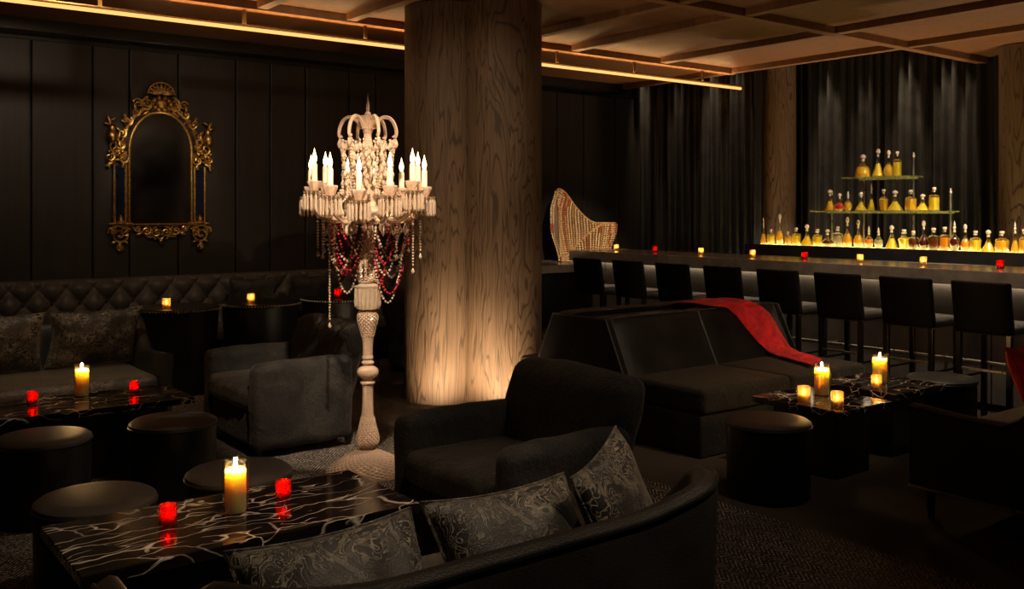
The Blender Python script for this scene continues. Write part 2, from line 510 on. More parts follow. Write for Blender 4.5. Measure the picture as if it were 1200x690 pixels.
# linear ceiling light
sl = empty('linear_light', (0, 7.38, 3.02), 0, 'long warm light tube hung under the brown ceiling', 'ceiling light')
MB().tube([(-3.2, 0, 0), (9.12, 0, 0)], 0.0155, 10).build('light_tube', M['strip'], sl)
MB().box(-3.2, 9.14, -0.03, 0.03, 0.020, 0.034, 0.003).build('rail', M['gold_dark'], sl)
for k in range(11):
    MB().box(-2.585 + k * 1.1, -2.555 + k * 1.1, -0.008, 0.008, 0.03, CEIL - 0.006 - 3.02, 0.003).build('bracket', M['gold_dark'], sl)

al = bpy.data.lights.new('ceiling_fill_lamp', 'AREA'); al.shape = 'RECTANGLE'; al.size = 12.0; al.size_y = 0.04; al.energy = 26; al.color = (1.0, 0.58, 0.24)  # hidden upward lamp added over the rail to brighten the ceiling
ao = bpy.data.objects.new('ceiling_fill_lamp', al); C.objects.link(ao); ao.parent = sl
ao.location = (2.96, 0, 0.037); ao.rotation_euler = (pi, 0, 0)

# columns --------------------------------------------------------
def circ_union(c1, c2, r, n=72):
    pts = []
    a1 = math.atan2(c2[1] - c1[1], c2[0] - c1[0])
    dd = math.hypot(c2[0] - c1[0], c2[1] - c1[1])
    al = math.acos(dd / 2 / r)
    for k in range(n + 1):
        a = a1 + al + (2 * pi - 2 * al) * k / n
        pts.append((c1[0] + r * cos(a), c1[1] + r * sin(a)))
    for k in range(1, n):
        a = a1 + pi + al + (2 * pi - 2 * al) * k / n
        pts.append((c2[0] + r * cos(a), c2[1] + r * sin(a)))
    return pts
C1, C2 = (4.34, 6.60), (4.66, 6.22)
b = MB()
poly = circ_union((C1[0] - 4.5, C1[1] - 6.4), (C2[0] - 4.5, C2[1] - 6.4), 0.325)
n = len(poly); NZ = 1
b.prism(poly, 0.0, CEIL + 0.05)
col1 = b.build('timber_column', M['column'], loc=(4.5, 6.4, 0))
tag(col1, 'thick twin-lobed timber column with bold grain beside the crystal candelabra', 'column')
for (cx, cy, rr, lb) in ((9.72, 7.29, 0.215, 'round timber column standing between the two black drapes'),
                         (10.05, 4.50, 0.24, 'round timber column beyond the end of the bottle row')):
    b = MB()
    b.lathe([(rr, 0), (rr, 3.98 if cy > 5 else CEIL + 0.05)], 40)
    tag(b.build('timber_column', M['column'], loc=(cx, cy, 0)), lb, 'column')

# drapes ---------------------------------------------------------
def drape(X, y0, y1, z1, seed, lab):
    g = random.Random(seed)
    n = int((y1 - y0) / 0.012)
    ph = [g.random() * 6.28 for _ in range(4)]
    off = []
    for k in range(n + 1):
        y = y0 + (y1 - y0) * k / n
        w = y + 0.03 * sin(y * 7 + ph[1]) + 0.016 * sin(y * 17 + ph[2])
        f = sin(w * 2 * pi / 0.135 + ph[0])
        off.append(0.045 * math.copysign(abs(f) ** 0.75, f) + 0.03 * sin(y * 4.1 + ph[3]))
    def fn(u, v):
        k = int(round(v * n))
        return (off[k] * (0.85 + 0.15 * cos(3 * u)), y0 + (y1 - y0) * v + 0.01 * sin(5 * u + v * 30), 0.02 + (z1 - 0.02) * u)
    root = empty('drape', (X, 0, 0), 0, lab, 'drape')
    MB().grid(fn, 6, n).build('fabric', M['drape'], root, sharp=80, fixn=False)
    MB().box(-0.03, 0.03, y0, y1, z1, z1 + 0.04, 0.004).build('track', M['black'], root)
drape(9.38, 7.30, 9.33, 3.94, 3, 'pleated black floor-length drape behind the beaded shell sculpture')
drape(10.45, 4.62, 8.4, 3.94, 5, 'pleated black floor-length drape behind the tiered liquor shelves')

# ================================================================== LARGE FURNITURE
def puffed(px=0.0, py=0.0, pz=0.0, nz=0.0, seed=0, nscale=6):
    def fn(w, h):
        u, v, q = w[0] / h[0], w[1] / h[1], w[2] / h[2]
        o = Vector(w)
        o[0] += px * u * (1 - v * v) * (1 - q * q)
        o[1] += py * v * (1 - u * u) * (1 - q * q)
        o[2] += pz * q * (1 - u * u) * (1 - v * v)
        if nz:
            s = Vector((w[0] * nscale + seed * 3.7, w[1] * nscale, w[2] * nscale))
            o += Vector((noise.noise(s), noise.noise(s + Vector((9, 0, 0))), noise.noise(s + Vector((0, 9, 0))))) * nz
        return o
    return fn

# ---- wrap-around lounge sofa (faces +Y) --------------------------
def make_wrap_sofa(label):
    t = empty('lounge_sofa', (0, 0, 0), 0, label, 'sofa')
    Wd, D, rc, th = 1.56, 0.88, 0.20, 0.07
    path = []
    def seg(p0, p1, n):
        for k in range(n): path.append((p0[0] + (p1[0] - p0[0]) * k / n, p0[1] + (p1[1] - p0[1]) * k / n))
    xr, yb, yf = Wd / 2, -D / 2, D / 2
    seg((-xr, yf), (-xr, yb + rc), 10)
    for k in range(8):
        a = pi + pi / 2 * k / 8
        path.append((-xr + rc + rc * cos(a), yb + rc + rc * sin(a)))
    seg((-xr + rc, yb), (xr - rc, yb), 16)
    for k in range(8):
        a = -pi / 2 + pi / 2 * k / 8
        path.append((xr - rc + rc * cos(a), yb + rc + rc * sin(a)))
    seg((xr, yb + rc), (xr, yf), 10)
    path.append((xr, yf))
    def hgt(p):
        x, y = p
        h = 0.545 + 0.02 * sm(0.1, 0.44, y) + 0.235 * sm(-0.02, yb + 0.10, y) if y > yb + 0.1 else 0.78
        return h - 0.05 * (1 - sm(0.35, xr, abs(x))) * (1 - sm(yb, yb + 0.2, y))
    n = len(path)
    b = MB(); vs = []; fs = []
    rows = None; rims = []
    for i, p in enumerate(path):
        q0, q1 = Vector(path[max(0, i - 1)]), Vector(path[min(n - 1, i + 1)])
        tg = (q1 - q0).normalized()
        nin = Vector((-tg.y, tg.x))       # inward
        H = hgt(p)
        prof = [(0.0, 0.15), (0.0, 0.40), (-0.012, H - 0.05), (-0.004, H - 0.012), (0.02, H), (th * 0.5, H + 0.006), (th - 0.015, H - 0.004), (th, H - 0.03), (th + 0.01, H - 0.10), (th, 0.15)]
        rims.append((p[0] + nin.x * -0.008, p[1] + nin.y * -0.008, H - 0.012))
        rows = len(prof)
        for (dx, z) in prof:
            vs.append((p[0] + nin.x * dx, p[1] + nin.y * dx, z))
    for i in range(n - 1):
        for j in range(rows):
            k = (j + 1) % rows
            fs.append((i * rows + j, i * rows + k, (i + 1) * rows + k, (i + 1) * rows + j))
    fs.append(tuple(range(rows))); fs.append(tuple(reversed(range((n - 1) * rows, n * rows))))
    b.add(vs, fs)
    sh = b.build('shell', M['sofa_leather'], t, 50)
    MB().tube(rims, 0.007, 6).build('piping', M['leather'], sh)
    MB().tube([(q[0], q[1], 0.155) for q in rims], 0.008, 6).build('base_trim', M['steel'], sh)
    MB().box(-xr + th, xr - th, yb + th, yf - 0.03, 0.15, 0.28, 0.01).build('seat_base', M['leather'], t)
    MB().box(-xr + th + 0.012, xr - th - 0.012, yb + th + 0.012, yf - 0.01, 0.285, 0.42, 0.045, 4, 12, puffed(0, 0, 0.018, 0.006, 2, 4)).build('seat_cushion', M['damask_low'], t, 60)
    for sx in (-1, 1):
        for sy in (-1, 1):
            MB().lathe([(0.016, 0.0), (0.026, 0.16)], 10, (sx * (xr - 0.075), sy * (D / 2 - 0.075), 0)).build('leg', M['black'], t)
    return t
sofaA = make_wrap_sofa('black leather wraparound sofa with three damask pillows beside the marble coffee table')
sofaA.location = (1.43, 2.22, RZ)
sofaB = clone(sofaA, (1.32, 7.02, RZ), pi, 'black wraparound sofa with two damask pillows before the drum tables')
sofaC = clone(sofaA, (5.32, 2.16, 0), 0, 'black leather wraparound sofa holding a red pillow')

# ---- pillows -----------------------------------------------------
def pillow_mesh(w, h, t, seed, nm, mat, n=22):
    g = seed * 5.3
    def shape(u, v, s):
        U, V = 2 * u - 1, 2 * v - 1
        x = w / 2 * U * (1 - 0.09 * (1 - V * V))
        y = h / 2 * V * (1 - 0.09 * (1 - U * U))
        z = s * t / 2 * (max(0, (1 - U * U)) * max(0, (1 - V * V))) ** 0.42
        k = (1 - U ** 4) * (1 - V ** 4)
        z += 0.016 * k * noise.noise(Vector((x * 9 + g, y * 9, s * 3))) + 0.02 * k * noise.noise(Vector((x * 4 + g, y * 4, s * 5)))
        return (x, y, z)
    b = MB()
    b.grid(lambda u, v: shape(u, v, 1), n, n)
    b.grid(lambda u, v: shape(u, v, -1), n, n)
    edge = [shape(k / n, 0, 1) for k in range(n)] + [shape(1, k / n, 1) for k in range(n)] + [shape(1 - k / n, 1, 1) for k in range(n)] + [shape(0, 1 - k / n, 1) for k in range(n)]
    return b, edge
def pillow(w, h, t, loc, rot, label, mat, seed=1, group=None):
    """loc: centre of the pillow; rot: euler"""
    b, edge = pillow_mesh(w, h, t, seed, 'pillow', mat)
    o = b.build('pillow', M[mat], None, 70, 0.0005)
    o.location = loc
    o.rotation_euler = rot
    tag(o, label, 'pillow', group)
    MB().tube(edge, 0.005, 5, closed=True).build('piping', M[mat], o)
    return o
pillow(0.52, 0.44, 0.18, (1.08, 2.06, 0.57), (R(54), 0, R(2)), 'damask pillow against the foreground sofa back, farthest from its raised corner', 'damask', 1)
pillow(0.50, 0.44, 0.18, (1.62, 2.07, 0.575), (R(54), 0, R(-2)), 'damask pillow in the middle of the foreground sofa back', 'damask', 2)
pl3 = pillow(0.40, 0.42, 0.15, (1.99, 2.06, 0.635), (0, 0, 0), 'upright damask pillow tucked into the raised corner of the foreground sofa', 'damask', 3)
pl3.rotation_euler = (Matrix.Rotation(R(24), 3, 'Z') @ Matrix.Rotation(R(70), 3, 'X') @ Matrix.Rotation(R(10), 3, 'Z')).to_euler()
pillow(0.62, 0.46, 0.18, (1.73, 7.13, 0.65), (R(-66), 0, R(3)), 'grey damask pillow beside the armrest of the sofa near the drum tables', 'damask', 4)
pillow(0.62, 0.46, 0.18, (1.09, 7.13, 0.65), (R(-66), 0, R(-3)), 'grey damask pillow away from the armrest of the sofa near the drum tables', 'damask', 5)
pillow(0.45, 0.45, 0.16, (5.24, 2.28, 0.635), (R(66), 0, R(8)), 'bright red velvet pillow propped on a black leather sofa', 'red', 6)

# ---- velvet armchair (faces -X, origin at middle of footprint) ---
def make_armchair(label):
    t = empty('velvet_armchair', (0, 0, 0), 0, label, 'armchair')
    nz = 0.010
    # footprint x -0.40..0.40, y -0.46..0.46
    MB().box(-0.37, 0.33, -0.33, 0.33, 0.06, 0.30, 0.03, 3, 8, puffed(0, 0, 0, 0.004)).build('seat_base', M['velvet'], t, 60)
    MB().box(-0.40, 0.20, -0.335, 0.335, 0.29, 0.44, 0.05, 4, 14, puffed(0, 0, 0.02, nz, 1, 8)).build('seat_cushion', M['velvet'], t, 60)
    for s in (-1, 1):
        MB().box(-0.39, 0.30, s * 0.395 - 0.065, s * 0.395 + 0.065, 0.06, 0.59, 0.055, 4, 16, puffed(0, 0.01, 0.012, nz, 3 + s, 9)).build('armrest', M['velvet'], t, 60)
    def lean(w, h):
        o = puffed(0.02, 0.0, 0.02, nz, 7, 7)(w, h)
        o[0] += 0.10 * (o[2] / h[2])
        return o
    MB().box(0.19, 0.36, -0.43, 0.43, 0.10, 0.79, 0.07, 4, 16, lean).build('backrest', M['velvet'], t, 60)
    for sx in (-0.33, 0.29):
        for sy in (-0.38, 0.38):
            MB().lathe([(0.018, 0.0), (0.025, 0.07)], 10, (sx, sy, 0)).build('leg', M['black'], t)
    return t
chA = make_armchair('black crushed velvet armchair between the coffee table and the black leather double sofa')
chA.location = (2.64, 3.42, RZ)
chB = clone(chA, (2.66, 6.02, RZ), 0, 'black crushed velvet armchair facing the marble table of the two-pillow sofa')
chC = clone(chA, (4.95, 7.62, 0), pi, 'black velvet armchair half hidden behind the thick timber column')

# ---- back-to-back leather sofa -----------------------------------
def make_double():
    X0, X1, YC = 4.52, 6.32, 5.06
    L = X1 - X0
    t = empty('double_sofa', (X0, YC, 0), 0, 'black leather back-to-back sofa with a red throw over its ridge', 'sofa')
    # base and seats
    for s in (-1, 1):
        MB().box(0.0, L, s * 0.04, s * (1.09 if s < 0 else 0.74), 0.0, 0.27, 0.02, 2, 2).build('base', M['velvet_flat'], t)
        for k in range(2):
            MB().box(k * L / 2 + 0.003, (k + 1) * L / 2 - 0.003, s * 0.40, s * (1.11 if s < 0 else 0.76), 0.272, 0.43, 0.035, 4, 10, puffed(0, 0, 0.012, 0.003)).build('seat_cushion', M['velvet_flat'], t, 60)
    # back cushions: sloping slabs with a seam between
    for s in (-1, 1):
        for k in range(2):
            xa, xb = k * L / 2 + 0.004, (k + 1) * L / 2 - 0.004
            def shape(u, v, w, s=s, xa=xa, xb=xb):   # u along, v up, w thickness
                pu = 1 - (2 * u - 1) ** 6
                pv = 1 - (2 * v - 1) ** 6
                yy = s * (0.53 + (0.27 - 0.53) * v)
                zz = 0.27 + 0.53 * v + 0.01 * pu * (v > 0.95)
                th = 0.19 - 0.05 * v
                yy -= s * th * w
                bul = 0.022 * pu * pv * (1 - 2 * w)
                return (xa + (xb - xa) * u, yy + s * bul, zz)
            b = MB()
            b.grid(lambda u, v: shape(u, v, 0), 18, 12)
            b.grid(lambda u, v: shape(u, v, 1), 18, 12)
            b.grid(lambda u, w: shape(u, 1, w), 18, 3)
            b.grid(lambda u, w: shape(u, 0, w), 18, 3)
            b.grid(lambda v, w: shape(0, v, w), 12, 3)
            b.grid(lambda v, w: shape(1, v, w), 12, 3)
            bc = b.build('back_cushion', M['leather'], t, 60, 0.0006)
            rim = [shape(0, v / 10, 0) for v in range(11)] + [shape(u / 14, 1, 0) for u in range(1, 15)] + [shape(1, 1 - v / 10, 0) for v in range(1, 11)]
            MB().tube(rim, 0.006, 6).build('piping', M['leather_top'], bc)
    # spine and end panels
    poly = [(-0.35, 0.27), (0.35, 0.27), (0.135, 0.775), (-0.135, 0.775)]
    for (xa, xb, nm) in ((-0.05, -0.002, 'end_panel'), (L + 0.002, L + 0.05, 'end_panel'), (0.01, L - 0.01, 'spine')):
        pp = [(-0.54, 0.02), (0.54, 0.02), (0.54, 0.27), (0.28, 0.80), (-0.28, 0.80), (-0.54, 0.27)] if nm == 'end_panel' else poly
        b = MB()
        b.prism(pp, xa, xb)
        b.v = [(q[2], q[0], q[1]) for q in b.v]
        e = b.build(nm, M['stool_leather'], t)
        if nm == 'end_panel':
            xo = xa if xa < 0 else xb
            MB().tube([(xo, p[0], p[1]) for p in pp[2:6]], 0.007, 6).build('piping', M['leather_top'], e)
    return t
dbl = make_double()
# red throw lying on the ridge, the sloping back and the seat
def back_hit(px, py):
    # sloping front of the back cushions: from (Y 4.53, z .27) to (Y 4.79, z .80)
    tx, tz = (px - 600) / F_PX, (HOR - py) / F_PX
    k = (4.79 - 4.53) / 0.53
    ay = -E1[1] * tx + E1[0]
    d = (4.51 + (CAM_H - 0.27) * k) / (ay - tz * k)
    z = CAM_H + tz * d
    if z < 0.455:
        d = (0.455 - CAM_H) / tz
        z = 0.455
    X, Y = room(tx * d, d)
    return Vector((X, Y, z))
left = [(836, 359), (852, 361), (862, 370), (874, 385), (888, 402), (901, 414), (913, 419), (928, 423), (944, 427), (955, 430)]
right = [(884, 357), (893, 360), (902, 368), (909, 380), (917, 394), (925, 408), (936, 414), (946, 417), (956, 420), (962, 424)]
rows = []
Lp = [back_hit(*p) for p in left]; Rp = [back_hit(*p) for p in right]
for a, c in zip(Lp, Rp): rows.append((a, c))
pre = []
a, c = rows[0]
zr = 0.822
for (yy, zz) in ((5.30, 0.70), (5.24, 0.79), (5.12, zr), (4.98, zr + 0.004), (4.84, zr)):
    pre.append((Vector((a.x - 0.02, yy, zz)), Vector((c.x + 0.03, yy, zz))))
rows = pre + rows
def interp(rows, u):
    f = u * (len(rows) - 1)
    i = min(len(rows) - 2, int(f)); f -= i
    return rows[i][0].lerp(rows[i + 1][0], f), rows[i][1].lerp(rows[i + 1][1], f)
def throw_pt(u, v):
    a, c = interp(rows, u)
    p = a.lerp(c, v)
    ed = min(1, 6 * v, 6 * (1 - v))
    wr = 0.016 + 0.013 * sin(v * 13 + u * 9) + 0.012 * noise.noise(Vector((u * 14, v * 6, 0)))
    up = Vector((0, -0.6, 0.8))
    return p + up * (max(0.004, wr) * (0.35 + 0.65 * ed))
b = MB().grid(throw_pt, 60, 24)
o = b.build('throw', M['red'], None, 80)
sd = o.modifiers.new('thickness', 'SOLIDIFY'); sd.thickness = 0.006; sd.offset = 1
tag(o, 'crumpled red velvet throw spilling from the sofa ridge down to its seat', 'throw')

# ---- tufted banquette along the wall -----------------------------
bq = empty('banquette', (1.0, 8.95, 0), 0, 'long charcoal banquette with a deep tufted back along the panelled wall', 'banquette')
LB = 5.0
MB().box(0, LB, -0.30, 0.15, 0.06, 0.32, 0.02, 2, 1).build('base', M['leather'], bq)
MB().box(0, LB, -0.32, 0.16, 0.325, 0.46, 0.04, 3, 10).build('seat_cushion', M['tuft'], bq)
def tuft(u, v):
    x, z = u * LB, 0.46 + v * 0.47
    a, c = x / 0.115, v * 3.6
    p, q = (a + c) / 1.0, (a - c) / 1.0
    f = abs(sin(p * pi / 2 + pi / 4)) * abs(sin(q * pi / 2 + pi / 4))
    rim = min(1, (1 - v) * 8) ** 0.5 if v < 1 else 0
    return (x, 0.14 - 0.075 * (f ** 0.45) * rim + 0.05 * v, z)
b = MB().grid(tuft, 420, 30)
b.grid(lambda u, v: (u * LB, 0.19 + 0.17 * v, 0.93), 4, 1)
b.grid(lambda u, v: (u * LB, 0.14 + 0.22 * v, 0.46), 4, 1)
bk = b.build('tufted_back', M['tuft'], bq, 70, fixn=False)
b = MB()
for i in range(44):
    for j in range(4):
        xx = 0.115 * (i + 0.5 * (j % 2)) + 0.05
        if 0.05 < xx < LB - 0.05: b.ball((xx, 0.115 + 0.05 * j / 4, 0.50 + 0.115 * j), 0.012, 6, 4)
tag(b.build('buttons', M['leather'], bk), kind='stuff')
MB().box(0, LB, 0.12, 0.36, 0.0, 0.45, 0.01).build('plinth', M['leather'], bq)
for (xx, lb, sd_) in ((3.62, 'dark square pillow on the banquette behind the middle drum table', 11), (4.25, 'dark square pillow on the banquette toward the red candle table', 12)):
    pillow(0.48, 0.44, 0.15, (xx, 8.94, 0.69), (R(-72), 0, 0), lb, 'damask_low', sd_)

# ---- marble coffee tables ----------------------------------------
def marble_table(x0, x1, y0, y1, label, z0=0.0, seed=0):
    cx, cy = (x0 + x1) / 2, (y0 + y1) / 2
    hx, hy = (x1 - x0) / 2, (y1 - y0) / 2
    t = empty('marble_table', (cx, cy, z0), 0, label, 'coffee table')
    MB().box(-hx, hx, -hy, hy, 0.382 - z0, 0.42 - z0, 0.004, 1).build('marble_top', M['marble'], t)
    ix, iy = hx - 0.13 if hx > 0.4 else hx - 0.09, hy - 0.09
    MB().box(-ix, ix, -iy, iy, 0.0, 0.383 - z0, 0.006).build('pedestal', M['black'], t)
    return t
marble_table(0.72, 1.95, 3.13, 3.72, 'long white-veined black marble coffee table before the three-pillow sofa', RZ)
marble_table(0.72, 1.97, 5.74, 6.30, 'long white-veined black marble coffee table before the two-pillow sofa', RZ)
marble_table(4.69, 5.22, 3.10, 3.71, 'square black marble table with one pillar candle and two clear votives')
marble_table(5.42, 6.00, 3.18, 3.76, 'square black marble table with one pillar candle and one clear votive')
marble_table(5.20, 5.85, 6.40, 7.00, 'square black marble table behind the back-to-back sofa')

# ---- ottomans ----------------------------------------------------
def make_ottoman(label):
    t = empty('ottoman', (0, 0, 0), 0, label, 'ottoman')
    MB().lathe([(0.215, 0.0), (0.222, 0.012), (0.224, 0.36), (0.221, 0.385)], 48).build('body', M['leather'], t)
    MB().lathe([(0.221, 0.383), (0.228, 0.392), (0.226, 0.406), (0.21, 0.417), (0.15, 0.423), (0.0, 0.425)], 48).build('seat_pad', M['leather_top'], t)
    b = MB(); b.tube([(0.227 * cos(2 * pi * k / 48), 0.227 * sin(2 * pi * k / 48), 0.388) for k in range(48)], 0.006, 6, True)
    b.build('piping', M['leather'], t)
    return t
ot = make_ottoman('round black leather ottoman')
spots = [((1.66, 5.18), RZ, 'round leather ottoman before the far coffee table, nearer the velvet armchair'),
         ((1.02, 5.20), RZ, 'round leather ottoman before the far coffee table, away from the velvet armchair'),
         ((0.97, 3.97), RZ, 'round leather ottoman at the near coffee table, beyond its shorter red candle end'),
         ((1.567, 4.0), RZ, 'round leather ottoman at the near coffee table, beside the candelabra end'),
         ((4.25, 3.25), 0, 'round black leather ottoman in front of the two-votive square table'),
         ((6.27, 3.36), 0, 'round black leather ottoman under the bar stools beyond the square tables')]
for k, ((xx, yy), z, lb) in enumerate(spots):
    if k == 0: ot.location = (xx, yy, z); ot['label'] = lb
    else: clone(ot, (xx, yy, z), 0.4 * k, lb)

# ---- drum tables -------------------------------------------------
def make_drum(label):
    t = empty('drum_table', (0, 0, 0), 0, label, 'drum table')
    MB().lathe([(0.27, 0.0), (0.29, 0.02), (0.315, 0.35), (0.335, 0.67), (0.335, 0.70)], 48).build('drum', M['leather'], t)
    MB().lathe([(0.345, 0.70), (0.35, 0.705), (0.35, 0.725), (0.345, 0.73), (0.0, 0.73)], 48).build('table_top', M['black'], t)
    b = MB()
    for k in range(84):
        a = 2 * pi * k / 84
        b.ball((0.352 * cos(a), 0.352 * sin(a), 0.716), 0.009, 6, 4)
    tag(b.build('nailhead_trim', M['steel'], t, fixn=False), kind='stuff')
    return t
dr = make_drum('black drum table with studded rim in front of the mirror')
DRUM = [(2.66, 8.18), (3.40, 8.18), (4.18, 8.18)]
dr.location = (*DRUM[0], 0)
dr['label'] = 'black drum table with studded rim and amber candle behind the two-pillow sofa'
clone(dr, (*DRUM[1], 0), 0.3, 'black drum table with studded rim and amber candle, next to the red candle table')
clone(dr, (*DRUM[2], 0), 0.6, 'black drum table with studded rim holding a red candle')

# ================================================================== BAR
XB = 7.10
bar = empty('bar_counter', (XB, 0, 0), 0, 'long dark stone bar counter with a thick slab top', 'bar counter')
Y0, Y1 = 0.4, 8.20
MB().box(0, 0.78, Y0, Y1, 0.985, 1.10, 0.006).build('slab', M['stone'], bar)
MB().box(0.30, 0.70, Y0 + 0.05, Y1 - 0.1, 0.0, 0.985, 0.005).build('core', M['black'], bar)
y = Y0 + 0.05
while y < Y1 - 0.2:
    y2 = min(y + 0.62, Y1 - 0.1)
    MB().box(0.27, 0.30, y + 0.004, y2 - 0.004, 0.06, 0.985, 0.004).build('front_panel', M['barfront'], bar)
    y = y2
MB().box(0.23, 0.262, Y0 + 0.1, Y1 - 0.15, 0.968, 0.984, 0.003).build('counter_light', M['underled'], bar)
MB().tube([(-0.06 + 0.18, Y0 + 0.1, 0.40), (0.12, Y1 - 0.15, 0.40)], 0.014, 10).build('foot_rail', M['steel'], bar)
for k in range(8):
    yy = 0.9 + k
    MB().tube([(0.12, yy, 0.40), (0.28, yy, 0.40)], 0.011, 8).build('rail_bracket', M['steel'], bar)

def make_stool(label, group):
    t = empty('bar_stool', (0, 0, 0), 0, label, 'bar stool', group)   # faces +X
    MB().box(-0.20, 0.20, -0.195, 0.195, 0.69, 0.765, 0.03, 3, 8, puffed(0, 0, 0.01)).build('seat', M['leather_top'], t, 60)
    def curve(w, h):
        o = Vector(w); o[0] += -0.03 * (1 - (w[1] / h[1]) ** 2) - 0.03 * (w[2] / h[2]); return o
    MB().box(-0.225, -0.18, -0.205, 0.205, 0.70, 1.06, 0.015, 2, 10, curve).build('backrest', M['stool_leather'], t, 60)
    for sx in (-1, 1):
        for sy in (-1, 1):
            MB().box(sx * 0.18 - 0.018, sx * 0.18 + 0.018, sy * 0.175 - 0.018, sy * 0.175 + 0.018, 0.0, 0.70, 0.004).build('leg', M['black'], t)
    for sx in (-1, 1):
        MB().box(sx * 0.18 - 0.008, sx * 0.18 + 0.008, -0.16, 0.16, 0.43, 0.448, 0.003).build('footrest', M['steel'], t)
    for sy in (-1, 1):
        MB().box(-0.165, 0.165, sy * 0.175 - 0.008, sy * 0.175 + 0.008, 0.36, 0.378, 0.003).build('stretcher', M['black'], t)
    return t
G = 'low-backed stools along the bar'
stool = None
rngs = [(669, 704), (716, 752), (766, 806), (822, 867), (884, 935), (953, 1006), (1030, 1089), (1114, 1182)]
ords = ['first', 'second', 'third', 'fourth', 'fifth', 'sixth', 'seventh', 'eighth', 'ninth']
ys = [(at_X(a, 6.55) + at_X(c, 6.55)) / 2 for a, c in rngs]
ys.append(ys[-1] - 0.68)
for k, yy in enumerate(ys):
    lb = 'black leather bar stool with low back, %s from the beaded shell end of the bar' % ords[k]
    if stool is None:
        stool = make_stool(lb, G); stool.location = (6.80, yy, 0)
    else:
        clone(stool, (6.80, yy, 0), 0, lb)

# low console beyond the bar end
cs = empty('console', (7.75, 8.72, 0), 0, 'low grey stone console at the bar end carrying the beaded shell', 'console')
MB().box(-1.05, 0.75, -0.44, 0.45, 0.84, 0.93, 0.006).build('slab', M['stone'], cs)
MB().box(-0.90, 0.65, -0.34, 0.40, 0.0, 0.84, 0.006).build('body', M['black'], cs)

# back bar -------------------------------------------------------
XP = 8.50
bb = empty('back_bar', (XP, 0, 0), 0, 'low black back bar with a lit riser under the decanters', 'back bar')
YL, YR = at_X(884, XP), 3.2
MB().box(-0.26, 0.40, YR, YL, 0.0, 1.055, 0.006).build('body', M['black'], bb)
y = YR
while y < YL - 0.1:
    y2 = min(y + 0.7, YL)
    d_ = MB().box(-0.28, -0.262, y + 0.006, y2 - 0.006, 0.08, 1.03, 0.004).build('door', M['black'], bb)
    MB().tube([(-0.29, y2 - 0.08, 0.62), (-0.29, y2 - 0.08, 0.80)], 0.006, 6).build('handle', M['steel'], d_)
    y = y2
MB().box(-0.16, 0.26, YR, YL, 1.055, 1.17, 0.004).build('riser', M['black'], bb)
MB().box(-0.155, 0.255, YR + 0.01, YL - 0.01, 1.1705, 1.18, 0.002).build('light_panel', M['led'], bb)
MB().box(-0.168, -0.157, YR, YL, 1.06, 1.192, 0.003).build('front_lip', M['black'], bb)

# tiered glass shelf unit
sh = empty('shelf_unit', (XP + 0.04, 0, 1.18), 0, 'tiered glass shelf unit on slim posts above the decanters', 'shelf')
Z2, Z3 = 1.55, 1.885
def shelf(pxa, pxb, z):
    ya, yb = at_X(pxb, XP), at_X(pxa, XP)
    s_ = MB().box(-0.10, 0.14, ya, yb, z - 1.18 - 0.012, z - 1.18, 0.002).build('glass_shelf', M['shelfglass'], sh)
    MB().box(0.128, 0.14, ya + 0.05, yb - 0.05, z - 1.18 - 0.026, z - 1.18 - 0.013, 0.002).build('shelf_lip', M['shelfglass'], s_)
shelf(953, 1113, Z2); shelf(990, 1070, Z3)
for (px, top) in ((964, Z2 + 0.19), (1001.5, Z3 + 0.19), (1060, Z3 + 0.21), (1103.5, Z2 + 0.19)):
    yy = at_X(px, XP)
    for xo in (0.125,):
        p_ = MB().tube([(xo, yy, 0.001), (xo, yy, top - 1.18 - 0.03)], 0.010, 8).build("post", M['steel'], sh)
        MB().lathe([(0.004, 0), (0.012, 0.012), (0.013, 0.022), (0.006, 0.034), (0.009, 0.042), (0.0, 0.055)], 10, (xo, yy, top - 1.18 - 0.03)).build('finial', M['crystal_clear'], p_)

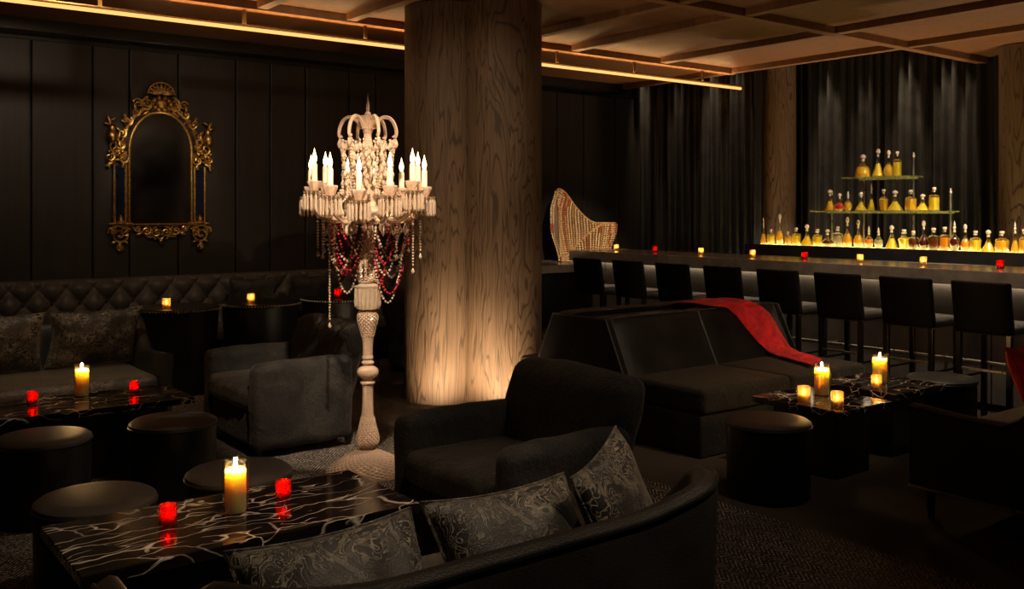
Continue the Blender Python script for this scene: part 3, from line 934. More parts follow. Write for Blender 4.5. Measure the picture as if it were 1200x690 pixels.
# decanters ------------------------------------------------------
# kind: (body profile (r, z) with body height 1, stopper, section power, aspect)
KIND = {
    'cone':   dict(body=[(0.0, 0), (0.95, 0), (1.0, 0.04), (0.82, 0.22), (0.50, 0.52), (0.26, 0.80), (0.22, 0.92), (0.30, 1.0)], p=2.0, stop='ball', text='conical'),
    'ship':   dict(body=[(0.0, 0), (1.0, 0), (1.05, 0.05), (0.86, 0.22), (0.50, 0.45), (0.28, 0.68), (0.20, 0.92), (0.30, 1.0)], p=2.0, stop='ball', text='wide-based'),
    'square': dict(body=[(0.0, 0), (0.95, 0), (1.0, 0.05), (1.0, 0.64), (0.88, 0.74), (0.36, 0.80), (0.32, 0.94), (0.44, 1.0)], p=8.0, stop='flat', text='square'),
    'tall':   dict(body=[(0.0, 0), (0.95, 0), (1.0, 0.04), (1.0, 0.70), (0.85, 0.78), (0.38, 0.82), (0.34, 0.95), (0.46, 1.0)], p=8.0, stop='flat', text='tall square'),
    'round':  dict(body=[(0.0, 0), (0.60, 0), (0.85, 0.08), (1.0, 0.26), (0.92, 0.42), (0.55, 0.58), (0.24, 0.70), (0.20, 0.92), (0.32, 1.0)], p=2.0, stop='ball', text='round-bodied'),
    'dome':   dict(body=[(0.0, 0), (1.0, 0), (1.05, 0.06), (1.0, 0.28), (0.80, 0.55), (0.40, 0.74), (0.28, 0.82), (0.26, 0.95), (0.36, 1.0)], p=2.0, stop='ball', text='dome-shaped'),
    'slim':   dict(body=[(0.0, 0), (0.90, 0), (1.0, 0.05), (0.85, 0.25), (0.55, 0.50), (0.36, 0.72), (0.30, 0.93), (0.45, 1.0)], p=2.0, stop='spire', text='slim tapering'),
    'oval':   dict(body=[(0.0, 0), (0.62, 0), (0.60, 0.05), (0.85, 0.18), (1.0, 0.40), (0.85, 0.60), (0.40, 0.76), (0.26, 0.84), (0.24, 0.95), (0.36, 1.0)], p=2.0, stop='spire', text='oval footed'),
    'flared': dict(body=[(0.0, 0), (0.72, 0), (0.74, 0.05), (0.95, 0.56), (1.0, 0.62), (0.50, 0.74), (0.36, 0.82), (0.36, 0.94), (0.50, 1.0)], p=5.0, stop='flat', text='flared'),
}
cache = {}
def bottle_meshes(kind, w, h, liq):
    """w half width, h full height with stopper"""
    key = (kind, round(w, 3), round(h, 3), liq)
    if key in cache: return cache[key]
    K = KIND[kind]
    sth = {'ball': 0.26, 'flat': 0.15, 'spire': 0.34}[K['stop']] * h
    bh = h - sth
    seg = 20
    pr = [(r * w, z * bh) for r, z in K['body']]
    g = MB().lathe(pr, seg, power=K['p'], cap=False).mesh('decanter', M['clear'], 50)
    lp = []
    fill = 0.66 if K['p'] > 2 else 0.60
    for i, (r, z) in enumerate(K['body']):
        if z <= fill: lp.append((max(0, r * w - 0.004) if r > 0 else 0, max(0.005, z * bh) if z < 0.1 else z * bh))
        else:
            r0, z0 = K['body'][i - 1]
            f = (fill - z0) / (z - z0)
            lp.append((max(0.002, (r0 + (r - r0) * f) * w - 0.004), fill * bh)); lp.append((0.0, fill * bh)); break
    l = MB().lathe(lp, seg, power=K['p'], cap=False).mesh('liquor', LIQ[liq], 50)
    r = w * 0.34
    if K['stop'] == 'ball':
        sp = [(r * 0.55, -0.012), (r * 0.55, 0.006), (r * 0.35, 0.012), (r * 0.95, sth * 0.35), (r * 1.15, sth * 0.58), (r * 0.85, sth * 0.85), (0, sth)]
    elif K['stop'] == 'flat':
        sp = [(r * 0.6, -0.012), (r * 0.6, 0.004), (r * 1.3, sth * 0.35), (r * 1.4, sth * 0.8), (r * 1.1, sth), (0, sth)]
    else:
        sp = [(r * 0.55, -0.012), (r * 0.6, 0.006), (r * 0.4, 0.014), (r * 1.0, sth * 0.30), (r * 0.45, sth * 0.45), (r * 0.7, sth * 0.6), (r * 0.3, sth * 0.85), (0, sth)]
    s_ = MB().lathe(sp, 10, (0, 0, bh), cap=False).mesh('stopper', M['crystal_clear'], 30)
    cache[key] = (g, l, s_)
    return cache[key]
LT = {'amber': 'amber', 'gold': 'golden', 'orange': 'orange', 'dark': 'dark brown', 'wine': 'dark wine coloured', 'red': 'red', 'pale': 'pale'}
BOT = {}
def bottle(zx, top_zy, base_zy, z, kind, wpx, liq, shelf_txt, xo=0.0):
    px = 860 + zx / 3.45
    Xp = XP + 0.04 + xo
    Y = at_X(px, Xp)
    d = depth(Xp, Y)
    h = (base_zy - top_zy) / 3.45 * d / F_PX
    w = wpx / 3.45 / 2 * d / F_PX
    if KIND[kind]['p'] > 4: w *= 0.86
    g, l, s_ = bottle_meshes(kind, round(w / 0.004) * 0.004, round(h / 0.01) * 0.01, liq)
    o = bpy.data.objects.new('decanter', g); C.objects.link(o)
    o.location = (Xp, Y, z); o.rotation_euler = (0, 0, rnd.uniform(-0.3, 0.3))
    tag(o, '%s %s decanter %s' % (KIND[kind]['text'], LT[liq], shelf_txt), 'decanter', '%s %s decanters %s' % (KIND[kind]['text'], LT[liq], shelf_txt))
    BOT.setdefault(o['label'], []).append(o)
    for me, nm in ((l, 'liquor'), (s_, 'stopper')):
        c = bpy.data.objects.new(nm, me); C.objects.link(c); c.parent = o
row1 = [(120, 392, 'slim', 26, 'amber', 0), (150, 440, 'square', 32, 'gold', 0), (186, 378, 'round', 34, 'amber', .05), (219, 450, 'square', 26, 'amber', -.04), (252, 435, 'square', 34, 'gold', 0.02),
        (296, 422, 'ship', 48, 'gold', 0), (338, 440, 'square', 36, 'gold', 0), (379, 440, 'round', 44, 'dark', 0), (420, 430, 'tall', 36, 'pale', 0), (459, 388, 'round', 40, 'amber', 0),
        (503, 403, 'round', 40, 'amber', 0.02), (546, 425, 'oval', 36, 'orange', 0), (585, 430, 'oval', 36, 'pale', 0), (638, 422, 'cone', 50, 'gold', 0), (688, 440, 'flared', 46, 'gold', 0),
        (726, 445, 'square', 38, 'dark', 0), (768, 402, 'round', 42, 'wine', 0), (808, 435, 'square', 44, 'dark', 0), (853, 430, 'square', 42, 'orange', 0), (892, 402, 'oval', 42, 'wine', 0),
        (936, 415, 'round', 40, 'orange', 0), (977, 445, 'square', 40, 'gold', 0), (1029, 440, 'ship', 56, 'gold', 0), (1084, 445, 'square', 52, 'amber', 0), (1137, 405, 'slim', 34, 'amber', 0), (1172, 435, 'square', 36, 'amber', 0)]
for (zx, ty, kd, wp, lq, xo) in row1:
    bottle(zx, ty, 503 + (zx - 95) * 0.030, 1.181, kd, wp, lq, 'on the lit riser', xo - 0.03)
row2 = [(389, 278, 'cone', 46, 'amber', 0), (428, 294, 'round', 42, 'red', 0), (462, 285, 'oval', 36, 'amber', 0), (514, 288, 'ship', 46, 'gold', 0), (556, 250, 'slim', 30, 'gold', 0.04),
        (606, 278, 'flared', 40, 'amber', -.02), (652, 280, 'ship', 60, 'gold', 0), (716, 282, 'square', 44, 'amber', 0), (764, 295, 'ship', 54, 'gold', 0), (810, 272, 'tall', 40, 'gold', 0)]
for (zx, ty, kd, wp, lq, xo) in row2:
    bottle(zx, ty, 365, Z2 + 0.001, kd, wp, lq, 'on the middle glass shelf', xo)
row3 = [(522, 130, 'dome', 60, 'amber', 0), (583, 107, 'cone', 46, 'gold', 0), (626, 115, 'round', 40, 'amber', 0), (661, 122, 'tall', 34, 'gold', 0)]
for (zx, ty, kd, wp, lq, xo) in row3:
    bottle(zx, ty, 222, Z3 + 0.001, kd, wp, lq, 'on the top glass shelf', xo)

for lb, os_ in BOT.items():
    if len(os_) > 1:
        os_.sort(key=lambda q: -q.location.y)
        for k, o in enumerate(os_):
            o['label'] = lb.split(' on the ')[0] + ' on the ' + lb.split(' on the ')[1] + ', %s of its kind from the slim column' % ords[k]

# ================================================================== BEADED SHELL
def shell_h(a):          # rim height by angle (local: 0 = picture right, 90deg = away from the viewer, 180 = left)
    a = a % (2 * pi)
    x = cos(a)
    # tall on the left, sweeping down over the far side to the right, spiralling low across the front
    if a <= pi: return 0.45 + 0.42 * sm(0.5, -0.93, x) - 0.02 * sm(-0.9, -1.0, x)
    return 0.05 + 0.40 * sm(-0.98, 0.7, x)
def shell_pt(a, f, off=0.0):
    H = shell_h(a)
    rr = 0.74 + 0.26 * sm(0.0, 0.42, f * H)
    flat = 1 - 0.16 * sm(0.60, 0.90, f * H)
    rx, ry = 0.385 * rr * flat + off, 0.32 * rr * flat + off
    return Vector((rx * cos(a), ry * sin(a), 0.01 + f * H))
bs = empty('beaded_shell', (7.70, 8.62, 0.93), -0.6535, 'tall spiral shell sculpture covered in strings of gold and red beads', 'sculpture')
b = MB()
A0, A1 = -pi + 0.35, pi + 0.02
NA = 90
b.grid(lambda u, v: tuple(shell_pt(A0 + (A1 - A0) * u, v, 0)), NA, 16)
shell = b.build('shell', M['shell'], bs, 60)
sd = shell.modifiers.new('thickness', 'SOLIDIFY'); sd.thickness = 0.012; sd.offset = 0
bg, bc_, br = MB(), MB(), MB()
NS = 62
for k in range(NS):
    a = A0 + (A1 - A0) * (k + 0.5) / NS
    H = shell_h(a)
    n = max(3, int(H / 0.026))
    for j in range(n):
        f = (j + 0.5) / n
        z = f * H
        band = sin(a * 1.6 + z * 5.0 + 0.4)
        tgt = br if (band > 0.35 and (k + int(z * 9)) % 4 == 0) or (k % 13 == 0) else (bc_ if (k % 3) else bg)
        for off in (0.014, -0.014):
            tgt.ball(shell_pt(a + 0.02 * sin(z * 14), f, off), 0.0135, 6, 4)
for k in range(150):      # rim
    a = A0 + (A1 - A0) * k / 149
    bg.ball(shell_pt(a, 1.0) + Vector((0, 0, 0.008)), 0.014, 6, 4)
for b_, nm, mt in ((bg, 'gold_beads', 'bead_gold'), (bc_, 'cream_beads', 'bead_cream'), (br, 'red_beads', 'bead_red')):
    tag(b_.build(nm, M[mt], bs, 80, fixn=False), kind='stuff')

# ================================================================== CRYSTAL CANDELABRA
cd = empty('candelabra', (2.73, 4.97, RZ), -0.6535, 'tall floor candelabra of cut crystal with lit flame bulbs and red bead garlands', 'candelabra')
def resample(prof, step):
    out = [prof[0]]
    for (r0, z0), (r1, z1) in zip(prof, prof[1:]):
        n = max(1, int(math.hypot(r1 - r0, z1 - z0) / step))
        for k in range(1, n + 1): out.append((r0 + (r1 - r0) * k / n, z0 + (z1 - z0) * k / n))
    return out
def smooth(prof, n=2):
    p = list(prof)
    for _ in range(n):
        q = [p[0]]
        for a, c in zip(p, p[1:]):
            q += [(a[0] * .75 + c[0] * .25, a[1] * .75 + c[1] * .25), (a[0] * .25 + c[0] * .75, a[1] * .25 + c[1] * .75)]
        q.append(p[-1]); p = q
    return p
def cut(prof, seg=28, amp=0.03, step=0.012):
    """turned shape whose surface is a net of raised diamond facets"""
    p = resample(prof, step * 1.1)
    seg = int(seg * 0.62)
    b = MB()
    def vt(i, j):
        a = 2 * pi * (j + 0.5 * (i % 2)) / seg
        return (p[i][0] * cos(a), p[i][0] * sin(a), p[i][1])
    n = len(p)
    for i in range(n):
        for j in range(seg):
            sh = j + (i % 2)
            lft, rgt = Vector(vt(i, j)), Vector(vt(i, j + 1))
            jj = j if i % 2 == 0 else j + 1
            up = Vector(vt(i + 1, jj)) if i + 1 < n else None
            dn = Vector(vt(i - 1, jj)) if i > 0 else None
            m = (lft + rgt) / 2
            nrm = Vector((m.x, m.y, 0)).normalized()
            c = m + nrm * (p[i][0] * amp * 3.2 + 0.002)
            if up: b.add([lft, c, up], [(0, 1, 2)]); b.add([c, rgt, up], [(0, 1, 2)])
            if dn: b.add([lft, dn, c], [(0, 1, 2)]); b.add([dn, rgt, c], [(0, 1, 2)])
    return b
cut(smooth([(0.235, 0), (0.235, 0.02), (0.20, 0.05), (0.15, 0.085), (0.09, 0.115), (0.045, 0.135)]), 44, 0.014, 0.011).build('base', M['crystal'], cd, 0)
cut(smooth([(0.026, 0.13), (0.035, 0.145), (0.064, 0.17), (0.064, 0.21), (0.048, 0.27), (0.036, 0.33)]), 26, 0.035, 0.011).build('baluster', M['crystal'], cd, 0)
MB().lathe(smooth([(0.036, 0.33), (0.032, 0.40), (0.032, 0.49), (0.036, 0.515)]), 12).build('stem', M['crystal'], cd, 0)
MB().lathe(smooth([(0.03, 0.515), (0.044, 0.52), (0.044, 0.535), (0.028, 0.545), (0.045, 0.555), (0.064, 0.575), (0.064, 0.605), (0.045, 0.62), (0.026, 0.63), (0.038, 0.64), (0.038, 0.65), (0.026, 0.66), (0.036, 0.672), (0.028, 0.69)], 1), 24).build('knop', M['crystal'], cd, 25)
MB().lathe(smooth([(0.029, 0.685), (0.031, 0.76), (0.036, 0.80)]), 12).build('stem', M['crystal'], cd, 0)
cut(smooth([(0.036, 0.80), (0.044, 0.84), (0.058, 0.89), (0.060, 0.93), (0.045, 0.955)]), 24, 0.035, 0.011).build('baluster', M['crystal'], cd, 0)
MB().lathe([(0.045, 0.955), (0.068, 0.965), (0.068, 1.085), (0.072, 1.10), (0.05, 1.115)], 20).build('drum', M['crystal_clear'], cd, 0)
def prism_fringe(b, c, r, n, z0, ln, w=0.010):
    for k in range(n):
        a = 2 * pi * k / n
        x, y = c[0] + r * cos(a), c[1] + r * sin(a)
        b.lathe([(0, -ln), (w * 0.55, -ln * 0.86), (w * 0.5, -ln * 0.2), (w * 0.25, -0.006), (0, 0)], 4, (x, y, z0), cap=False)
        b.ball((x, y, z0 + 0.006), 0.005, 5, 3)
b = MB(); prism_fringe(b, (0, 0), 0.074, 20, 1.09, 0.12)
tag(b.build('prism_fringe', M['crystal_clear'], cd, 0), kind='stuff')
cut(smooth([(0.045, 1.112), (0.058, 1.13), (0.060, 1.17), (0.046, 1.25), (0.028, 1.36), (0.022, 1.46)]), 24, 0.035, 0.012).build('vase_stem', M['crystal'], cd, 0)
MB().lathe(smooth([(0.022, 1.45), (0.05, 1.47), (0.12, 1.50), (0.15, 1.54), (0.12, 1.56), (0.05, 1.58), (0.06, 1.66), (0.035, 1.70)]), 20, mod=lambda i, j, a: 1 + 0.05 * cos(10 * a)).build('hub', M['crystal'], cd, 0)
MB().lathe(smooth([(0.03, 1.69), (0.024, 1.76), (0.04, 1.80), (0.024, 1.84), (0.03, 1.92), (0.022, 2.0)]), 14).build('upper_stem', M['crystal'], cd, 0)
MB().lathe(smooth([(0.02, 1.99), (0.03, 2.01), (0.038, 2.06), (0.05, 2.10), (0.054, 2.105), (0.03, 2.10)], 1), 12).build('crown_cup', M['crystal'], cd, 0)
MB().lathe([(0.014, 2.10), (0.022, 2.115), (0.010, 2.13), (0.012, 2.15), (0.005, 2.21), (0.0, 2.245)], 8).build('spire', M['crystal'], cd, 0)

def strand(b, p0, p1, sag, r=0.0075, step=0.0165):
    p0, p1 = Vector(p0), Vector(p1)
    pts = []
    n = 60
    for k in range(n + 1):
        f = k / n
        p = p0.lerp(p1, f); p.z -= sag * 4 * f * (1 - f)
        pts.append(p)
    acc = 0.0
    for a, c in zip(pts, pts[1:]):
        acc += (c - a).length
        if acc >= step:
            acc = 0.0
            b.ball(c, r, 5, 4)
def drop(b, c, ln, r):
    b.lathe([(0, -ln), (r * 0.8, -ln * 0.75), (r, -ln * 0.55), (r * 0.35, -ln * 0.15), (0, 0)], 6, c, cap=False)

# crown hooks
for k in range(6):
    a = 2 * pi * k / 6 + 0.0
    ca, sa = cos(a), sin(a)
    prof = [(0.035, 2.03), (0.06, 2.075), (0.10, 2.10), (0.14, 2.085), (0.165, 2.04), (0.172, 1.99), (0.160, 1.975), (0.150, 1.985)]
    prof = smooth(prof, 2)
    h_ = MB().tube([(r * ca, r * sa, z) for r, z in prof], [0.014 - 0.006 * i / len(prof) for i in range(len(prof))], 6).build('crown_hook', M['crystal'], cd, 40)
    b = MB()
    drop(b, (0.168 * ca, 0.168 * sa, 1.97), 0.06, 0.013)
    a2 = a + 2 * pi / 6
    strand(b, (0.165 * ca, 0.165 * sa, 1.98), (0.165 * cos(a2), 0.165 * sin(a2), 1.98), 0.07)
    strand(b, (0.165 * ca, 0.165 * sa, 1.98), (0.12 * ca, 0.12 * sa, 1.66), 0.02)
    for q in range(4):
        zz = 1.93 - q * 0.055
        drop(b, ((0.15 - 0.006 * q) * cos(a + 0.25), (0.15 - 0.006 * q) * sin(a + 0.25), zz), 0.05, 0.012)
        drop(b, ((0.11 - 0.006 * q) * cos(a + 0.55), (0.11 - 0.006 * q) * sin(a + 0.55), zz - 0.02), 0.05, 0.012)
    tag(b.build('crystal_chain', M['crystal_clear'], h_, 0, fixn=False), kind='stuff')

# arms
tips = []
for k in range(12):
    a = 2 * pi * k / 12 + 0.004
    ca, sa = cos(a), sin(a)
    up = k % 2
    rt, zt = (0.335, 1.60) if not up else (0.325, 1.63)
    if k in (3, 9): zt = 1.575
    
    prof = smooth([(0.05, 1.57), (0.12, 1.50), (0.20, 1.47), (0.27, 1.50), (rt, 1.55), (rt, zt)], 2)
    arm = MB().tube([(r * ca, r * sa, z) for r, z in prof], 0.012, 6).build('arm', M['crystal'], cd, 40)
    x, y = rt * ca, rt * sa
    tips.append((x, y, zt))
    MB().lathe(smooth([(0.012, 0), (0.04, 0.006), (0.062, 0.022), (0.068, 0.03), (0.04, 0.018), (0.015, 0.012)], 1), 24, (x, y, zt), mod=lambda i, j, a: 1 + 0.04 * cos(12 * a)).build('drip_pan', M['crystal_clear'], arm, 0)
    b = MB(); prism_fringe(b, (x, y), 0.060, 15, zt + 0.012, 0.105, 0.0145)
    tag(b.build('prism_fringe', M['crystal_clear'], arm, 0, fixn=False), kind='stuff')
    MB().lathe(smooth([(0.012, 0.012), (0.02, 0.03), (0.036, 0.055), (0.044, 0.085), (0.03, 0.085)], 1), 16, (x, y, zt), mod=lambda i, j, a: 1 + 0.05 * cos(8 * a)).build('candle_cup', M['crystal'], arm, 0)
    MB().lathe([(0.017, 0.06), (0.017, 0.175), (0.012, 0.187), (0, 0.187)], 12, (x, y, zt)).build('candle_tube', M['ivory'], arm)
    MB().lathe(smooth([(0.007, 0.186), (0.014, 0.205), (0.0135, 0.225), (0.005, 0.25), (0.0, 0.275)], 1), 10, (x, y, zt)).build('flame_bulb', M['bulb'], arm)

# pendants and small chains under the arms
b = MB()
for k in range(24):
    a = 2 * pi * k / 24
    r = (0.13, 0.19, 0.24)[k % 3]
    z = (1.49, 1.47, 1.47)[k % 3]
    drop(b, (r * cos(a), r * sin(a), z), 0.075, 0.016)
for k in range(12):
    p, q = tips[k], tips[(k + 1) % 12]
    strand(b, (p[0] * 0.9, p[1] * 0.9, 1.56), (q[0] * 0.9, q[1] * 0.9, 1.56), 0.06)
    strand(b, (p[0] * 0.45, p[1] * 0.45, 1.68), (p[0] * 0.95, p[1] * 0.95, 1.60), 0.05)
    drop(b, (p[0] * 0.7, p[1] * 0.7, 1.56), 0.06, 0.015)
for k in range(20):
    a = 2 * pi * k / 20
    r = (0.10, 0.145)[k % 2]
    for q in range(6):
        drop(b, (r * cos(a + 0.1 * q), r * sin(a + 0.1 * q), 1.95 - q * 0.055), 0.052, 0.014)
        b.ball((r * cos(a + 0.1 * q), r * sin(a + 0.1 * q), 1.955 - q * 0.055), 0.009, 6, 4)
tag(b.build('pendants', M['crystal_clear'], cd, 0, fixn=False), kind='stuff')
# garlands: (angle0, r0, angle1, r1, sag, red)
G_ = [(170, .24, 262, .05, .30, 0), (185, .26, 250, .12, .20, 0), (200, .22, 262, .05, .16, 0), (176, .22, 240, .10, .22, 1), (215, .24, 275, .05, .20, 1), (190, .16, 262, .05, .10, 1),
      (285, .06, 360, .23, .34, 0), (290, .06, 350, .20, .22, 0), (300, .10, 372, .26, .16, 0), (285, .05, 355, .26, .30, 1), (292, .07, 340, .20, .17, 1), (318, .16, 372, .24, .12, 1),
      (60, .24, 130, .24, .22, 0), (75, .2, 150, .24, .26, 1), (20, .24, 85, .2, .24, 0), (300, .04, 345, .14, .26, 1), (230, .05, 300, .14, .14, 0)]
for (a0, r0, a1, r1, sag, red) in G_:
    b = MB()
    strand(b, (r0 * cos(R(a0)), r0 * sin(R(a0)), 1.47), (r1 * cos(R(a1)), r1 * sin(R(a1)), 1.47), sag * 1.38, 0.0085)
    b.build('bead_garland', M['crystal_red' if red else 'crystal_clear'], cd, 80, fixn=False)
for (a0, r0, ln) in ((180, .225, .60), (178, .26, .16), (186, .29, .18), (170, .28, .2), (2, .31, .20), (-4, .27, .28), (8, .24, .16), (150, .25, .25), (205, .2, .22), (335, .2, .2)):
    b = MB()
    x, y = r0 * cos(R(a0)), r0 * sin(R(a0))
    n = int(ln / 0.017)
    for q in range(n): b.ball((x, y, 1.48 - q * 0.017), 0.0075, 5, 4)
    drop(b, (x, y, 1.48 - n * 0.017), 0.04, 0.012)
    b.build('hanging_strand', M['crystal_clear'], cd, 80, fixn=False)

# ================================================================== GILT MIRROR
mr = empty('gilt_mirror', (2.87, YW - 0.012, 1.156), 0, 'ornate gilt mirror with arched top and carved scrolls on the panelled wall', 'mirror')
def arch(hw, z0, zs, rise, n=28):
    pts = [(-hw, z0)]
    for k in range(n + 1):
        a = pi - pi * k / n
        pts.append((hw * cos(a), zs + rise * sin(a)))
    pts.append((hw, z0))
    return pts
def slab(poly, y0, y1):
    b = MB(); b.prism(poly, y0, y1)
    b.v = [(q[0], q[2], q[1]) for q in b.v]
    return b
slab(arch(0.30, 0.26, 0.96, 0.385), -0.035, -0.015).build('mirror_glass', M['mirror'], mr)
slab(arch(0.37, 0.24, 0.96, 0.46) , -0.012, 0.0).build('back_board', M['gold_dark'], mr)
MB().tube([(x, -0.04, z) for x, z in arch(0.295, 0.265, 0.96, 0.385)], 0.013, 8, True).build('inner_moulding', M['gold'], mr)
band = arch(0.355, 0.80, 0.96, 0.445)
MB().tube([(x, -0.035, z) for x, z in band], 0.012, 8).build('arch_moulding', M['gold'], mr)
# mirrored facets between the two mouldings of the arch
inn, outr = arch(0.305, 0.80, 0.96, 0.395, 12), arch(0.345, 0.80, 0.96, 0.435, 12)
for k in range(1, 13):
    a, c, d, e = inn[k], inn[k + 1], outr[k + 1], outr[k]
    def mixp(p, q, f): return (p[0] + (q[0] - p[0]) * f, p[1] + (q[1] - p[1]) * f)
    quad = [mixp(a, c, .05), mixp(a, c, .95), mixp(e, d, .95), mixp(e, d, .05)]
    slab(quad, -0.032, -0.012).build('arch_facet', M['mirror'], mr)
for s in (-1, 1):
    slab([(s * 0.335, 0.27), (s * 0.415, 0.27), (s * 0.415, 0.82), (s * 0.335, 0.82)], -0.025, -0.002).build('side_panel', M['cobalt'], mr)
    for xx, rr in ((0.328, 0.010), (0.428, 0.014)):
        MB().tube([(s * xx, -0.03, 0.26), (s * xx, -0.03, 0.83)], rr, 8).build('side_moulding', M['gold'], mr)
MB().tube([(-0.44, -0.03, 0.262), (0.44, -0.03, 0.262)], 0.009, 8).build('bottom_moulding', M['gold'], mr)
def scroll(b, cx, cz, r, turns, a0, sg, tr=0.011, y=-0.035):
    pts, rad = [], []
    n = int(16 * turns)
    for k in range(n + 1):
        f = k / n
        a = a0 + sg * turns * 2 * pi * f
        rr = r * (1 - 0.82 * f)
        pts.append((cx + rr * cos(a), y - 0.02 * f, cz + rr * sin(a)))
        rad.append(tr * (1.15 - 0.55 * f))
    b.tube(pts, rad, 6)
    b.ball(pts[-1], tr * 1.5, 8, 6)
def leaf(b, cx, cz, ln, w, ang, y=-0.04):
    rot = Matrix.Rotation(-ang, 3, 'Y')
    b.ball((cx + cos(ang) * ln * .5, y, cz + sin(ang) * ln * .5), 1.0, 8, 6, (ln * .5, 0.014, w * .5), rot)
def sgn(s, a): return a if s > 0 else pi - a
# crest
b = MB()
for k in range(9):
    a = pi * (k + 0.5) / 9
    leaf(b, 0.02 * cos(a), 1.515, 0.115, 0.030, a, -0.045)
b.tube([(0.125 * cos(pi * k / 18), -0.045, 1.515 + 0.115 * sin(pi * k / 18)) for k in range(19)], 0.008, 6)
for k in range(10):
    a = 2 * pi * k / 10
    b.ball((0.085 * cos(a), -0.05, 1.425 + 0.062 * sin(a)), 0.024, 8, 6)
b.ball((0, -0.055, 1.425), 0.055, 10, 8, (1, .5, .9))
for s in (-1, 1):
    scroll(b, s * 0.125, 1.43, 0.055, 1.4, sgn(s, pi / 2), -s)
    leaf(b, s * 0.10, 1.35, 0.09, 0.03, sgn(s, -0.5))
b.build('crest', M['gold'], mr, 50)
# carving along the arch
for s in (-1, 1):
    b = MB()
    for (ang, rr) in ((68, .05), (52, .045), (36, .05), (20, .045)):
        x, z = s * 0.385 * cos(R(ang)), 0.96 + 0.475 * sin(R(ang))
        scroll(b, x, z, rr, 1.35, sgn(s, R(ang + 90)), s, 0.010)
        leaf(b, x, z, 0.09, 0.032, sgn(s, R(ang + 30)))
        leaf(b, x - s * 0.03, z - 0.03, 0.08, 0.026, sgn(s, R(ang - 70)))
    scroll(b, s * 0.215, 1.42, 0.045, 1.3, sgn(s, 0.3), s, 0.010)
    scroll(b, s * 0.335, 1.26, 0.030, 1.2, sgn(s, -0.3), -s, 0.008)
    b.build('arch_carving', M['gold'], mr, 50)
    # shoulder: urn figure over a scrolled bracket
    b = MB()
    b.lathe(smooth([(0.01, 1.02), (0.045, 1.05), (0.055, 1.11), (0.025, 1.16), (0.03, 1.19), (0.0, 1.21)], 1), 12, (s * 0.455, -0.05, 0))
    for (dx, dz, rr, tn, a0, g) in ((.43, 1.0, .075, 1.5, 1.2, 1), (.40, .93, .06, 1.4, -.6, -1), (.47, .90, .045, 1.3, 2.0, 1), (.37, 1.02, .05, 1.4, .4, -1), (.35, .89, .05, 1.4, 2.6, 1)):
        scroll(b, s * dx, dz, rr, tn, sgn(s, a0), s * g, 0.011)
    for (dx, dz, ln, w, an) in ((.46, 1.2, .10, .03, 1.2), (.45, 1.2, .08, .03, .2), (.47, 1.24, .07, .026, 2.7), (.42, .86, .11, .035, -.5), (.47, .87, .09, .03, -1.4), (.36, .86, .07, .03, -2.0), (.40, 1.06, .09, .035, 1.9)):
        leaf(b, s * dx, dz, ln, w, sgn(s, an))
    for k in range(7):
        b.ball((s * (.36 + .02 * k), -0.05, .95 + .03 * sin(k * 2.1)), 0.016, 8, 6)
    b.build('shoulder_carving', M['gold'], mr, 50)
    # lower corner scrolls
    b = MB()
    b.lathe(smooth([(0.03, 0.26), (0.05, 0.28), (0.02, 0.30), (0.028, 0.325), (0.0, 0.36)], 1), 12, (s * 0.375, -0.045, 0))
    b.tube([(s * 0.27, -0.04, 0.275), (s * 0.48, -0.04, 0.275)], 0.010, 8)
    scroll(b, s * 0.385, 0.165, 0.095, 1.7, sgn(s, 0.6), s, 0.013)
    scroll(b, s * 0.33, 0.19, 0.05, 1.4, sgn(s, 2.6), -s, 0.010)
    scroll(b, s * 0.445, 0.20, 0.045, 1.4, sgn(s, -0.4), s, 0.010)
    scroll(b, s * 0.375, 0.045, 0.035, 1.5, sgn(s, 1.5), -s, 0.010)
    for (dx, dz, ln, w, an) in ((.30, .22, .09, .03, -.8), (.46, .22, .08, .03, -1.9), (.38, .10, .07, .04, -1.5), (.42, .11, .05, .03, -.6), (.34, .11, .05, .03, -2.4)):
        leaf(b, s * dx, dz, ln, w, sgn(s, an))
    b.build('corner_carving', M['gold'], mr, 50)
# apron
b = MB()
scroll(b, 0.045, 0.19, 0.05, 1.5, pi / 2, -1); scroll(b, -0.045, 0.19, 0.05, 1.5, pi / 2, 1)
scroll(b, 0.0, 0.155, 0.05, 1.0, pi / 2, 1, 0.010)
for s in (-1, 1):
    scroll(b, s * 0.14, 0.205, 0.045, 1.5, sgn(s, 2.2), s, 0.010)
    scroll(b, s * 0.22, 0.225, 0.032, 1.4, sgn(s, 0.4), -s, 0.009)
    b.tube([(s * (0.05 + 0.02 * k), -0.035, 0.12 + 0.010 * k + 0.012 * sin(k * 1.3)) for k in range(12)], 0.010, 6)
    leaf(b, s * 0.09, 0.16, 0.08, 0.03, sgn(s, 0.2)); leaf(b, s * 0.17, 0.18, 0.07, 0.03, sgn(s, -0.2))
leaf(b, 0, 0.13, 0.06, 0.04, -pi / 2)
b.build('apron_carving', M['gold'], mr, 50)

